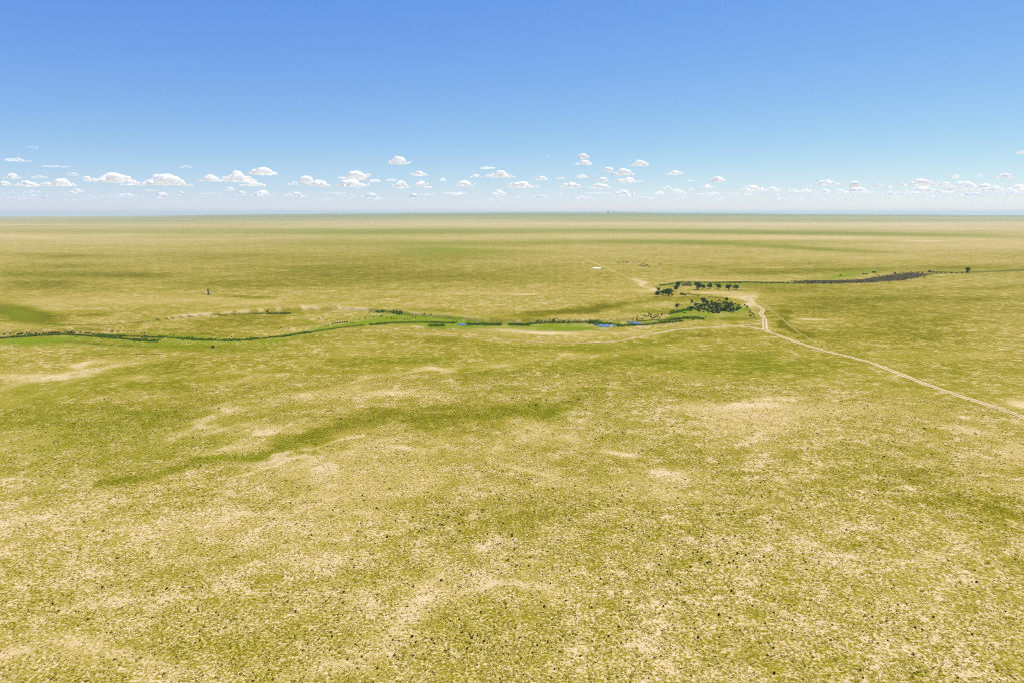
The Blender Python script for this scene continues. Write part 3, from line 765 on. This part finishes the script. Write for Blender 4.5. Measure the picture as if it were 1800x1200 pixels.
# right stretch of creek
shrubs([(1518,482.6,4,2.6,'b'),(1523,482.8,4,2.6,'b'),(1534,479.6,4,2.6,'b'),(1538,479.6,4.6,2.8,'b'),(1573,481.6,3.6,3.4,'b'),(1634,478.4,5,3.2,'g'),(1641,479.4,3,2,'b'),(1647,479.6,3,2.2,'b'),(1654,480.4,3,2,'g'),(1662,480.4,3,2,'g'),(1672,480.6,4,2,'g'),(1681,480.8,3,1.8,'g'),(1691,480.6,3,2,'g'),(1587,492.6,5,2,'g'),(1590,488,4,2.2,'g'),(1377,498.2,4,2,'g'),(1384,498.2,5,2,'g'),(1396,498.6,5,2,'g'),(1404,498.6,5,2,'g'),(1412,498.6,4,2,'b'),(1420,498.8,5,2.2,'b'),(1428,498.8,5,2.6,'b'),(1448,499,5,2.4,'g'),(1460,499,5,2.4,'b'),(1476,498.6,5,2,'g'),
        (1330,498.6,3,1.8,'g'),(1338,498.6,3,1.8,'g'),(1347,499,3,1.8,'g'),(1355,499.2,3,1.8,'g'),(1300,497.8,6,2.2,'g'),(1292,497.6,6,2.2,'g'),(1284,497.6,5,2,'g'),(1211.5,497,4,2.6,'b'),(1161,503.2,3,1.4,'b'),(1178,500.4,4,1.4,'b')],
       'on the right creek', 'shrubs along the right creek line')
shrubs([(374.5,610.8,6,4.2,'b')], 'alone below the left creek', 'lone shrubs')

# ------------------------------------------------------------------ mass vegetation (nobody could count it)
def scatter(n, fu, size, cfun, name, mat, label, up=.5, nt_=7, seed=3):
    """one mesh of small tufts, each a low star of blades"""
    rg = np.random.default_rng(seed)
    X, Y, Sz = fu(n, rg)
    Z = gz(X, Y)
    n = len(X)
    k = nt_
    ang = rg.uniform(0, 6.28, (n, 1)) + np.arange(k)[None] * 6.2832 / k
    rad = Sz[:, None] * rg.uniform(.6, 1.2, (n, k))
    rim = np.stack([X[:, None] + np.cos(ang) * rad, Y[:, None] + np.sin(ang) * rad, Z[:, None] + rg.uniform(-.02, .25, (n, k)) * Sz[:, None]], -1)
    top = np.stack([X + rg.uniform(-.2, .2, n) * Sz, Y + rg.uniform(-.2, .2, n) * Sz, Z + Sz * up * rg.uniform(1.2, 2.2, n)], -1)[:, None]
    V = np.concatenate([top, rim], 1)
    base = (np.arange(n) * (k + 1))[:, None]
    i = np.arange(k)[None]
    Fc = np.stack([np.broadcast_to(base, (n, k)), base + 1 + i, base + 1 + (i + 1) % k], -1).reshape(-1, 3)
    tone = np.repeat(cfun(X, Y, rg), k + 1)
    o = mesh_np(name, V.reshape(-1, 3), Fc, mat, {'tone': tone})
    tag(o, label, None, None, 'stuff')
    return o

def tuft_mat(name, stops):
    m, nt, b = nodemat(name)
    nt.links.new(ramp(nt, attr(nt, 'tone'), stops), b.inputs['Base Color'])
    b.inputs['Specular IOR Level'].default_value = 0
    b.inputs['Roughness'].default_value = 1
    return m

def near_pts(n, rg):
    # more or less even in the picture from the near edge to about 450 m
    r = 118 * np.exp(rg.uniform(0, 1, n) ** 1.15 * math.log(430 / 118))
    a = rg.uniform(R(-40.5), R(40.5), n)
    X, Y = r * np.sin(a), r * np.cos(a)
    b_ = gmask(1, X, Y); g_ = gmask(0, X, Y)
    clump = fbm(X / 2.2, Y / 2.2, 41, 3)
    keep = rg.uniform(0, 1, n) < np.clip(.25 + 1.2 * g_ - .85 * b_, .05, 1) * sstep(.34, .58, clump)
    X, Y, r = X[keep], Y[keep], r[keep]
    return X, Y, rg.lognormal(-1.68, .36, len(X)) * (1 + .35 * sstep(200, 430, r))
gt = tuft_mat('bunch_grass', [(0, (0.40, 0.32, 0.12)), (.3, (0.31, 0.245, 0.06)), (.55, (0.20, 0.16, 0.018)), (.8, (0.120, 0.100, 0.004)), (1, (0.045, 0.040, 0.002))])
scatter(430000, near_pts, 0, lambda X, Y, rg: np.clip(rg.normal(.52, .27, len(X)) + .35 * (gmask(0, X, Y) - .4), 0, 1), 'grass', gt, 'bunch grass tufts covering the open prairie', up=.45, nt_=6, seed=3)

def line_pts(lines, wid, per):
    def f(n, rg):
        xs_, ys_ = [], []
        for pts, hw in lines:
            W = [P(max(p[0], -120), p[1]) for p in pts]
            for a, b_ in zip(W[:-1], W[1:]):
                L = (b_ - a).length
                m = int(L * per)
                t = rg.uniform(0, 1, m)
                o = rg.normal(0, hw, m) * (.4 + 1.6 * vnoise(a.x / 9 + t * L / 9, a.y / 9 + t * 3, 77))
                d = (b_ - a).normalized()
                xs_.append(a.x + (b_.x - a.x) * t - d.y * o + rg.normal(0, .6, m)); ys_.append(a.y + (b_.y - a.y) * t + d.x * o + rg.normal(0, .6, m))
        X, Y = np.concatenate(xs_), np.concatenate(ys_)
        kp = fbm(X / 16, Y / 16, 61, 3) > .45
        X, Y = X[kp], Y[kp]
        return X, Y, rg.uniform(.45, 1.0, len(X))
    return f
CR = [([p for p in L[0] if -200 < p[0] < 1900], max(.8, L[1] * 1.3)) for L in DARKL[:-2] if L[1] < 3 and L[2] >= .85]
CR.append(([(1230, 545), (1262, 541), (1298, 543)], 13)); CR.append(([(1232, 538), (1262, 535), (1290, 536)], 8))
rm = tuft_mat('reeds', [(0, (0.085, 0.125, 0.003)), (.5, (0.028, 0.060, 0.002)), (1, (0.008, 0.022, 0.001))])
scatter(0, line_pts(CR, 0, 5.0), 0, lambda X, Y, rg: np.clip(rg.normal(.62, .25, len(X)), 0, 1), 'reeds', rm, 'dark green reeds and rushes lining the creek', up=.7, nt_=6, seed=5)

def brush_pts(n, rg):
    xs_, ys_ = [], []
    for (cu, cv, ru, rv, s, ang) in BRUSH:
        m = int(ru * rv * 34)
        for _ in range(m):
            t = rg.uniform(0, 6.28); q = abs(rg.normal(0, .58))
            du = math.cos(t) * q * ru; dv = math.sin(t) * q * rv + du * math.tan(R(ang))
            # ground point on the level land (fast)
            d = ray(cu + du, cv + dv); k = -(H + .5) / d[2]
            xs_.append(d[0] * k); ys_.append(d[1] * k)
    X, Y = np.array(xs_), np.array(ys_)
    return X, Y, rg.uniform(.4, 1.5, len(X))
bm_ = tuft_mat('leafless_brush', [(0, (0.095, 0.080, 0.040)), (.5, (0.045, 0.036, 0.013)), (1, (0.012, 0.008, 0.002))])
scatter(0, brush_pts, 0, lambda X, Y, rg: rg.uniform(0, 1, len(X)), 'brush', bm_, 'grey leafless brush thicket filling the far right creek bed', up=.7, nt_=6, seed=6)

# dark scrub dots of the foreground: the 300 largest as things, the rest as one mass
DOTS = [(900,880,260,70,3.2),(800,900,200,60,1.5),(1010,900,200,60,1.6),(640,850,150,60,1.0),(500,880,120,50,.5),(1280,930,140,70,1.5),(1250,980,90,40,1.0),(870,1090,160,50,.9),(300,1080,110,70,.6),(1500,1080,200,90,.8),(1650,1080,120,80,.5),(1600,880,140,60,.5),(850,1150,160,40,.6),(1100,1120,200,70,.5),(420,980,160,50,.35),(1180,760,120,30,.4),(700,720,200,40,.3),(350,720,200,60,.3),(1450,780,90,30,.4),(1000,980,300,80,.8),(700,1000,160,60,.7)]
tot = sum(d[4] for d in DOTS)
cand = []
rd = random.Random(21)
while len(cand) < 3600:
    q = rd.uniform(0, tot)
    for d in DOTS:
        q -= d[4]
        if q <= 0: break
    u, v = rd.gauss(d[0], d[2] * .7), rd.gauss(d[1], d[3] * .75)
    if not (-20 < u < 1820 and 640 < v < 1215): continue
    dd = ray(u, v); k = -H / dd[2]
    x, y = dd[0] * k, dd[1] * k
    if float(fbm(np.array([x / 11]), np.array([y / 11]), 71, 2)[0]) < .5 and rd.random() < .85: continue
    size = min(.80, rd.lognormvariate(-1.15, .36))
    cand.append((size / k, u, v, x, y, size))
cand.sort(reverse=True)
for a, u, v, x, y, s in cand[:300]:
    z = float(gz(x, y))
    shrub(u, v, 0, 0, 's', where(u, v, 'dark scrub plant on open grass'), 'dark scrub plants dotted over the near grassland', name='scrub_plant', p=Vector((x, y, z)), cat='scrub plant', parts=False, sz=(s, s * .8))
rest = cand[300:]
RX, RY, RS = np.array([c[3] for c in rest]), np.array([c[4] for c in rest]), np.array([c[5] for c in rest]) * .5
dm = tuft_mat('dark_tufts', [(0, (0.115, 0.092, 0.003)), (.6, (0.060, 0.046, 0.002)), (1, (0.022, 0.016, 0.001))])
scatter(0, lambda n, rg: (RX, RY, RS), 0, lambda X, Y, rg: rg.uniform(0, 1, len(X)), 'scrub', dm, 'smaller dark scrub tufts dotted through the grassland', up=.6, nt_=7, seed=9)

# ------------------------------------------------------------------ cattle
cow_mat = simple('cow_hide', (0.010, 0.007, 0.006), (0.028, 0.016, 0.010), 1.2, .6)
def cow_mesh(graze):
    bm = bmesh.new()
    V = [(0, .0, 1.05), (.45, 0, 1.08), (.85, 0, 1.12), (-.45, 0, 1.07), (-.85, 0, 1.12)]
    Rd = [.36, .35, .31, .35, .29]
    E = [(0, 1), (1, 2), (0, 3), (3, 4)]
    def add(p, r, par):
        V.append(p); Rd.append(r); E.append((par, len(V) - 1)); return len(V) - 1
    if graze:
        n = add((1.15, 0, .95), .17, 2); n = add((1.42, 0, .60), .13, n); n = add((1.55, 0, .34), .12, n); add((1.62, 0, .12), .08, n)
    else:
        n = add((1.15, 0, 1.30), .19, 2); n = add((1.40, 0, 1.48), .14, n); n = add((1.60, 0, 1.40), .12, n); add((1.80, 0, 1.25), .08, n)
    for sx, par in ((.72, 2), (-.78, 4)):
        for sy in (-1, 1):
            k = add((sx, sy * .20, .72), .13, par)
            k = add((sx + (.03 if sx > 0 else -.10), sy * .21, .38), .075, k)
            add((sx, sy * .21, 0.0), .06, k)
    t = add((-1.10, 0, 1.10), .05, 4); add((-1.14, 0, .55), .035, t)
    vs = [bm.verts.new(p) for p in V]
    for a, b_ in E: bm.edges.new((vs[a], vs[b_]))
    me = bpy.data.meshes.new('cow'); bm.to_mesh(me); bm.free()
    o = bpy.data.objects.new('tmp', me); COL.objects.link(o)
    md = o.modifiers.new('s', 'SKIN')
    for i, sv in enumerate(me.skin_vertices[0].data):
        sv.radius = (Rd[i], Rd[i]); sv.use_root = (i == 0)
    o.modifiers.new('ss', 'SUBSURF').render_levels = 1
    o.modifiers['ss'].levels = 1
    dg = bpy.context.evaluated_depsgraph_get()
    m2 = bpy.data.meshes.new_from_object(o.evaluated_get(dg)); m2.name = 'cow'
    bpy.data.objects.remove(o)
    m2.materials.clear(); m2.materials.append(cow_mat)
    for p in m2.polygons: p.use_smooth = True
    return m2
COWS = [cow_mesh(True), cow_mesh(False)]
cows = [(1086.5,462.8,0,'leftmost dark cow of the herd, grazing side-on'),(1089,462.9,1,'dark cow close behind the leftmost one'),(1094.3,462.2,1,'dark cow standing between the leftmost pair and the next cow'),
 (1101,462.4,0,'third dark cow from the left in the spread-out line'),(1103,462.2,1,'dark cow just right of the third one in the line'),
 (1114,462.6,0,'faint dark cow in the gap left of the main bunch'),(1121,462.6,1,'small far dark cow just above left of the main bunch'),
 (1125,467.8,0,'dark cow at the left end of the main bunch'),(1127.5,464.8,1,'dark cow at the upper left of the main bunch'),(1131.5,464.6,0,'dark cow at the top middle of the main bunch'),
 (1130,468.4,1,'dark cow at the bottom middle of the main bunch'),(1134.5,468.6,0,'dark cow low in the centre right of the bunch'),(1137.5,467.4,1,'dark cow at the right side of the main bunch'),
 (1141,469.6,0,'dark cow just off the right end of the bunch'),(1126.8,468.0,1,'dark cow second from the left in the main bunch'),(1159.5,466,1,'single dark cow standing apart far right of herd')]
for i, (u, v, k, lab) in enumerate(cows):
    o = bpy.data.objects.new('cow', COWS[k]); COL.objects.link(o)
    o.location = P(u, v); o.rotation_euler = (0, 0, rnd.choice([0, 3.14]) + rnd.uniform(-.6, .6))
    o.scale = (1.8, 1.8, 1.8)
    tag(o, lab, 'cow', 'cattle grazing beyond the creek')

# ------------------------------------------------------------------ windmill with its stock tank
steel = simple('dark_steel', (0.016, 0.012, 0.010), (0.035, 0.026, 0.020), 1.5, .6)
def child(name, vf, mat, root):
    o = bpy.data.objects.new(name, newmesh(name, vf, mat)); COL.objects.link(o); o.parent = root
    return o
p = P(366.8, 518.8)
wr = bpy.data.objects.new('windmill', None); COL.objects.link(wr); wr.location = p
wr.rotation_euler = (0, -0.07, 0)
tag(wr, 'dark windmill tower standing alone on a pale worn spot', 'windmill')
parts = []
hh = 6.0
for sx in (-1, 1):
    for sy in (-1, 1):
        parts.append(tube((sx * .85, sy * .85, 0), (sx * .28, sy * .28, hh), .13, .09, 6))
for k in range(5):
    z0, z1 = hh * k / 5, hh * (k + 1) / 5
    w0, w1 = .85 - .57 * k / 5, .85 - .57 * (k + 1) / 5
    for (a, b_) in (((-1, -1), (1, -1)), ((1, -1), (1, 1)), ((1, 1), (-1, 1)), ((-1, 1), (-1, -1))):
        parts.append(tube((a[0] * w0, a[1] * w0, z0 + .01), (b_[0] * w1, b_[1] * w1, z1), .07, .07, 4))
        parts.append(tube((b_[0] * w0, b_[1] * w0, z0 + .01), (a[0] * w1, a[1] * w1, z1), .07, .07, 4))
        parts.append(tube((a[0] * w1, a[1] * w1, z1), (b_[0] * w1, b_[1] * w1, z1), .06, .06, 4))
child('tower', joinm(parts), steel, wr)
parts = [tube((.0, -.62, hh + .1), (0, .5, hh + .1), .12, .10, 8)]
V, Fc = [], []
for k in range(16):
    a = 6.2832 * k / 16
    for (r_, t, dy) in ((.25, -.10, -.70), (1.15, -.17, -.74), (1.15, .17, -.62), (.25, .10, -.66)):
        V.append((math.cos(a) * r_ - math.sin(a) * t, dy, hh + .1 + math.sin(a) * r_ + math.cos(a) * t))
    Fc.append((4 * k, 4 * k + 1, 4 * k + 2, 4 * k + 3))
child('fan_wheel', joinm(parts + [(np.array(V), np.array(Fc))]), steel, wr)
tv = joinm([tube((0, .5, hh + .1), (.2, 1.7, hh + .1), .05, .05, 4), (np.array([(.2, 1.5, hh - .2), (.3, 2.3, hh - .35), (.3, 2.3, hh + .6), (.2, 1.5, hh + .4)]), np.array([(0, 1, 2, 3)]))])
child('tail_vane', tv, steel, wr)
pump = joinm([tube((0, 0, 0), (0, 0, 1.4), .22, .18, 8), tube((0, 0, 1.4), (0, 0, hh), .05, .05, 4)])
child('pump_rod', pump, steel, wr)
# round stock tank
galv = simple('galvanised_steel', (0.45, 0.42, 0.36), (0.58, 0.54, 0.46), 2, .5)
def ringtank(name, u, v, r_, h_, label):
    q = P(u, v)
    root = bpy.data.objects.new(name, None); COL.objects.link(root); root.location = q
    tag(root, label, 'stock tank')
    k = 28; V = []; Fc = []
    for (rad, z) in ((r_, -.2), (r_, h_), (r_ - .08, h_), (r_ - .08, h_ - .35)):
        for i in range(k): V.append((math.cos(6.2832 * i / k) * rad, math.sin(6.2832 * i / k) * rad, z))
    for l in range(3):
        for i in range(k): Fc.append((l * k + i, l * k + (i + 1) % k, (l + 1) * k + (i + 1) % k, (l + 1) * k + i))
    child('tank_wall', (np.array(V), np.array(Fc)), galv, root)
    V = [(0, 0, h_ - .3)] + [(math.cos(6.2832 * i / k) * (r_ - .09), math.sin(6.2832 * i / k) * (r_ - .09), h_ - .3) for i in range(k)]
    me = bpy.data.meshes.new('water_surface'); me.from_pydata(V, [], [(0, i + 1, (i + 1) % k + 1) for i in range(k)]); me.materials.append(pm)
    o = bpy.data.objects.new('water_surface', me); COL.objects.link(o); o.parent = root
ringtank('stock_tank', 361.5, 515.9, 2.6, .7, 'round pale stock tank on the left side of the windmill')
ringtank('stock_tank', 372.0, 515.8, 2.0, .6, 'round pale stock tank on the right side of the windmill')

# ------------------------------------------------------------------ far horizon: grain elevator and tree belts
conc = simple('grey_concrete', (0.10, 0.11, 0.13), (0.14, 0.15, 0.17), .02)
def boxvf(cx, cy, z0, sx, sy, sz):
    V = [(cx + a * sx / 2, cy + b_ * sy / 2, z0 + c * sz) for c in (0, 1) for b_ in (-1, 1) for a in (-1, 1)]
    return np.array(V), np.array([(0, 2, 3, 1), (4, 5, 7, 6), (0, 1, 5, 4), (2, 6, 7, 3), (0, 4, 6, 2), (1, 3, 7, 5)])
def far_at(u, r):
    d = ray(u, 376); k = r / math.hypot(d[0], d[1])
    x, y = d[0] * k, d[1] * k
    return Vector((x, y, float(gz(x, y))))
q = far_at(1069, 17800)
er = bpy.data.objects.new('grain_elevator', None); COL.objects.link(er); er.location = q
er.scale = (.92, .92, .92)
tag(er, 'tall grey grain elevator tower breaking the horizon right of centre', 'grain elevator')
sil = []
for k in range(5):
    for yy in (-6, 6): sil.append(tube((-24 + 12 * k, yy, -5), (-24 + 12 * k, yy, 34), 6.2, 6.2, 14))
child('silo_bank', joinm(sil), conc, er)
child('headhouse', joinm([boxvf(-6, 0, -5, 17, 18, 66), boxvf(-6, 0, 61, 10, 11, 7)]), conc, er)
child('gallery', boxvf(6, 0, 34, 62, 7, 5), conc, er)
far_leaf = leaf_mat('distant_trees', (0.012, 0.030, 0.010), (0.03, 0.05, 0.02), (0.02, 0.04, 0.015))
FARM = newmesh('crown', crown_mesh('c', 10, 10, 12, 260, size=.9), far_leaf)
for (u, w, h) in [(1077,60,15),(1082,80,18),(1086,60,14),(1091,70,16),(1095,60,13),(1100,90,14),(1106,90,16),(1112,90,15),(1118,80,13),(716,60,16),(719,40,14),(865,80,13),(958,70,11),(365,60,18),(480,60,14),(1225,80,11)]:
    q = far_at(u, 17600)
    root = bpy.data.objects.new('distant_tree', None); COL.objects.link(root); root.location = q
    tag(root, where(u, 374, 'distant dark tree clump on the horizon'), 'tree', 'tree clumps on the horizon')
    c = bpy.data.objects.new('crown', FARM); COL.objects.link(c); c.parent = root; c.scale = (w / 9.5, w / 18, h / 8.8)
    t = bpy.data.objects.new('trunk', TRUNKS[0]); COL.objects.link(t); t.parent = root; t.scale = (w / 20, w / 20, h / 10.5)

# ------------------------------------------------------------------ clouds
def cloud_mat(op):
    m = bpy.data.materials.new('cloud'); m.use_nodes = True
    nt = m.node_tree; nt.nodes.clear()
    out = N(nt, 'ShaderNodeOutputMaterial')
    df = N(nt, 'ShaderNodeBsdfDiffuse'); df.inputs[0].default_value = (.95, .95, .95, 1)
    tl = N(nt, 'ShaderNodeBsdfTranslucent'); tl.inputs[0].default_value = (.95, .95, .95, 1)
    mx = N(nt, 'ShaderNodeMixShader'); mx.inputs[0].default_value = .62
    nt.links.new(df.outputs[0], mx.inputs[1]); nt.links.new(tl.outputs[0], mx.inputs[2])
    tr = N(nt, 'ShaderNodeBsdfTransparent')
    pos = N(nt, 'ShaderNodeNewGeometry').outputs['Position']
    f = noise(nt, pos, .0035, 3, .6)
    f = mth(nt, 'MULTIPLY_ADD', f, 2.6, -1.3 + op * 1.25, clamp=True)
    f = mth(nt, 'MULTIPLY', f, min(1, op ** .9))
    m2 = N(nt, 'ShaderNodeMixShader')
    nt.links.new(f, m2.inputs[0]); nt.links.new(tr.outputs[0], m2.inputs[1]); nt.links.new(mx.outputs[0], m2.inputs[2])
    nt.links.new(m2.outputs[0], out.inputs[0])
    return m
CM = {k: cloud_mat(k / 10) for k in range(2, 11)}
bmt = bmesh.new(); bmesh.ops.create_icosphere(bmt, subdivisions=3, radius=1)
ICO_V = np.array([v.co[:] for v in bmt.verts]); ICO_F = np.array([[v.index for v in f.verts] for f in bmt.faces]); bmt.free()

CL = """56 261 16 4 .3;32 284 32 6 .4;98 294 34 3 .45;22 314 24 8 .9;70 313 20 4 .4;128 309 16 5 .5;153 318 14 8 .6;8 326 18 7 .8;48 328 32 10 .7;110 327 38 12 .9;78 327 24 6 .4;200 321 68 17 1;236 326 40 6 .6;294 326 76 20 1;137 337 16 5 .5;125 342 30 6 .6;13 343 14 5 .3;17 353 22 6 .4;54 347 22 5 .45;82 350 16 6 .5;166 352 20 5 .5;225 347 46 7 .6;284 348 24 10 .8;263 336 16 3 .4;195 357 24 4 .25
327 296 17 5 .35;370 319 38 12 1;418 320 60 20 1;463 308 48 14 1;443 327 44 8 .8;405 335 18 6 .6;424 343 18 7 .7;462 345 44 11 .9;318 343 10 6 .6;333 351 11 5 .6;358 351 10 4 .3;384 350 16 5 .6;521 346 44 9 .9;538 322 26 14 1;560 328 44 13 1;514 325 26 6 .4;563 310 8 4 .3;573 351 18 4 .6
702 289 40 14 1;624 316 56 16 1;620 328 60 15 1;659 320 18 5 .8;737 309 32 9 .9;688 318 18 4 .6;705 331 34 15 .95;740 328 32 11 .9;753 331 14 4 .8;778 318 12 5 .6;630 333 11 4 .5;617 348 16 7 .7;653 349 36 11 .8;727 348 18 9 .9;746 354 22 4 .4;817 327 38 11 .9;799 343 20 5 .8;857 297 26 5 .7;837 312 22 6 .8;879 312 56 13 1;877 343 30 10 .8;873 351 34 5 .6;920 330 62 13 1;777 352 6 4 .5
952 317 22 8 .9;984 315 16 4 .5;963 277 5 4 .3;1024 279 24 10 1;1025 290 34 9 1;1022 313 24 7 .9;1070 302 13 9 1;1096 308 44 12 1;1123 292 34 12 1;1060 320 24 9 .95;1106 321 50 10 .95;1007 330 44 11 1;1051 332 44 10 1;950 347 36 6 .8;910 348 14 4 .6;986 345 14 6 .6;1021 350 46 7 .8;1098 344 44 12 .95;1136 351 36 5 .7;1174 333 20 7 .9;1190 337 14 5 .8;1161 342 24 6 .85;1186 307 34 8 1;1198 342 30 7 .8
1214 319 13 3 .5;1214 335 10 4 .8;1261 320 27 11 1;1243 331 23 7 .95;1256 344 20 7 .7;1240 344 14 4 .5;1268 352 22 5 .7;1322 336 50 11 .95;1358 336 34 8 .95;1292 342 16 5 .5;1315 344 16 5 .7;1364 346 14 5 .7;1372 352 20 4 .5;1394 338 18 5 .8;1418 338 28 6 .85;1448 339 22 7 .8;1454 326 48 10 1;1476 336 12 3 .7;1410 351 12 4 .4;1456 346 12 4 .5
1503 340 46 13 1;1501 330 16 12 1;1544 328 15 5 1;1564 333 10 6 .7;1564 343 22 6 .7;1617 327 56 12 1;1622 337 48 9 .95;1660 328 23 7 .9;1679 314 12 6 .6;1721 311 9 4 .5;1765 314 27 8 .95;1694 335 50 15 1;1731 330 34 7 .95;1748 337 40 10 .95;1714 345 38 7 .7;1790 335 30 9 .9;1782 342 32 6 .8;1612 342 30 4 .6;1652 341 28 6 .7;1640 351 15 6 .6;1796 271 14 5 1;1585 344 14 4 .5;1546 356 22 4 .4;1673 348 14 4 .6;1509 351 10 3 .4;1537 341 12 3 .5"""
CL += ';' + ';'.join('%d %d %d %d %.2f' % (rnd.uniform(0, 1800), rnd.uniform(339, 358), rnd.uniform(18, 60), rnd.uniform(3, 5), rnd.uniform(.3, .55)) for _ in range(46))
cl = [tuple(float(t) for t in s.split()) for s in CL.replace('\n', ';').split(';')]
CB = 1500.0
for ci, (u, vb, w, h, op) in enumerate(cl):
    rg = np.random.default_rng(1000 + ci)
    d = ray(u, vb)
    k = (CB - H) / d[2]
    c0 = np.array([0, 0, H]) + d * k
    mp = k / F
    W, Hh = w * mp, h * mp
    tilt = rg.uniform(-.35, .35)
    parts = []
    npf = int(9 + 4.0 * w / h)
    side = np.array([d[1], -d[0], 0]); side /= np.linalg.norm(side)
    fwd = np.array([-side[1], side[0], 0])
    peak = rg.uniform(-.25, .25)
    for j in range(npf):
        t = (j + rg.uniform(.1, .9)) / npf * 2 - 1
        env = max(.15 if h > 5 else .5, (1 - abs(t - peak) ** 1.15) * rg.uniform(.35, 1.0))
        if j == npf // 2: env = 1.0
        rz = Hh * .47 * env
        rx = max(rz * rg.uniform(1.0, 1.8), W / npf * 1.3)
        c = side * t * max(W / 2 - rx * .7, W * .1) + fwd * rg.uniform(-.3, .3) * W * .5
        V = ICO_V.copy()
        ph = rg.uniform(0, 50, 3)
        bump = 1 + .30 * (vnoise(V[:, 0] * 2.2 + ph[0], V[:, 1] * 2.2 + V[:, 2] * 3.1 + ph[1], 5) - .5) + .22 * (vnoise(V[:, 0] * 5 + ph[1], V[:, 2] * 5 + V[:, 1] * 4 + ph[2], 6) - .5)
        V = V * bump[:, None]
        zc = rz * .8 + (rg.uniform(0, .35) * Hh if env < .7 and rg.uniform() < .35 else 0)
        V = np.stack([V[:, 0] * rx, V[:, 1] * rx, V[:, 2] * rz + zc], -1)
        V[:, 2] = np.where(V[:, 2] < 0, V[:, 2] * .2, V[:, 2])
        Wp = V[:, :1] * side + V[:, 1:2] * fwd
        Wp[:, 2] = V[:, 2]
        parts.append((Wp + c, ICO_F))
    Vv, Ff = joinm(parts)
    me = bpy.data.meshes.new('cloud')
    me.from_pydata(Vv.tolist(), [], Ff.tolist()); me.update()
    hz = max(.2, min(1.0, op * (1.0 if vb < 330 else 1 - (vb - 330) / 27 * .35)))  # lower clouds more see-through: distance haze put into their opacity
    me.materials.append(CM[max(2, min(10, round(hz * 10)))])
    o = bpy.data.objects.new('cloud', me); COL.objects.link(o)
    o.location = c0
    rmd = o.modifiers.new('union', 'REMESH'); rmd.mode = 'VOXEL'; rmd.voxel_size = max(Hh / 11, W / 110); rmd.use_smooth_shade = True
    desc = ('long ' if w / h > 5 else 'puffy ' if w / h < 3 else 'flat-based ') + ('bright white' if op >= .9 else 'pale' if op >= .6 else 'faint') + ' cloud'
    tag(o, where(u, vb - h / 2, ('big ' if w >= 44 else 'small ' if w < 20 else '') + desc), 'cloud', 'fair weather clouds above the horizon')

# ------------------------------------------------------------------ haze
HZ_DENS = 5.2e-5
hm = bpy.data.materials.new('haze'); hm.use_nodes = True
nt = hm.node_tree; nt.nodes.clear()
out = N(nt, 'ShaderNodeOutputMaterial'); pv = N(nt, 'ShaderNodeVolumePrincipled')
pv.inputs['Color'].default_value = (.56, .69, .755, 1); pv.inputs['Density'].default_value = HZ_DENS; pv.inputs['Anisotropy'].default_value = 0.1
nt.links.new(pv.outputs[0], out.inputs['Volume'])
zmin = float(GZ.min()) - 1.5
HTOP = 172.0
me = bpy.data.meshes.new('haze')
bmx = bmesh.new(); bmesh.ops.create_cube(bmx, size=1.0)
bmesh.ops.scale(bmx, vec=(123000, 123000, HTOP - zmin), verts=bmx.verts); bmesh.ops.translate(bmx, vec=(0, 0, (HTOP + zmin) / 2), verts=bmx.verts)
bmx.to_mesh(me); bmx.free(); me.materials.append(hm)
hz = bpy.data.objects.new('haze', me); COL.objects.link(hz)
tag(hz, 'thin blue summer haze over the distant plain', None, None, 'stuff')

# ------------------------------------------------------------------ sun, sky, camera
SEL, SAZ = R(65), R(50)
sun = bpy.data.lights.new('sun', 'SUN'); sun.energy = 4.2; sun.angle = R(.5); sun.color = (1, .955, .89)
so = bpy.data.objects.new('sun', sun); COL.objects.link(so)
sd = Vector((math.sin(SAZ) * math.cos(SEL), math.cos(SAZ) * math.cos(SEL), math.sin(SEL)))
so.rotation_euler = sd.to_track_quat('Z', 'Y').to_euler()
so.location = (0, 0, 400)
w = bpy.data.worlds.new('World'); S.world = w; w.use_nodes = True
nt = w.node_tree
sky = N(nt, 'ShaderNodeTexSky'); sky.sky_type = 'NISHITA'; sky.sun_disc = False
sky.sun_elevation = SEL; sky.sun_rotation = SAZ; sky.altitude = 1500; sky.air_density = 1.0; sky.dust_density = 0.3; sky.ozone_density = 4.0
bg = nt.nodes['Background']; bg.inputs[1].default_value = 0.08
sr = N(nt, 'ShaderNodeSeparateColor'); cr = N(nt, 'ShaderNodeCombineColor')
nt.links.new(sky.outputs[0], sr.inputs[0])
for i, (ref, pw, gain) in enumerate(((1.0, 1.20, .510), (1.0, .97, .775), (5.43, .26, 5.4))):
    nt.links.new(mth(nt, 'MULTIPLY', mth(nt, 'POWER', mth(nt, 'DIVIDE', sr.outputs[i], ref), pw), gain), cr.inputs[i])
nt.links.new(cr.outputs[0], bg.inputs[0])

cam = bpy.data.cameras.new('camera'); cam.sensor_width = 36; cam.lens = 24.0
cam.clip_start = 1; cam.clip_end = 300000
co = bpy.data.objects.new('camera', cam); COL.objects.link(co)
co.location = (0, 0, H); co.rotation_euler = (math.pi / 2 - PITCH, 0, 0)
S.camera = co
S.render.engine = 'CYCLES'
S.view_settings.view_transform = 'Standard'; S.view_settings.look = 'None'; S.view_settings.gamma = 1
S.view_settings.exposure = 0.9
S.cycles.use_denoising = False
S.cycles.filter_width = 1.1
S.cycles.max_bounces = 5; S.cycles.diffuse_bounces = 4; S.cycles.glossy_bounces = 2; S.cycles.volume_bounces = 1
S.cycles.transparent_max_bounces = 24
S.cycles.sample_clamp_indirect = 4
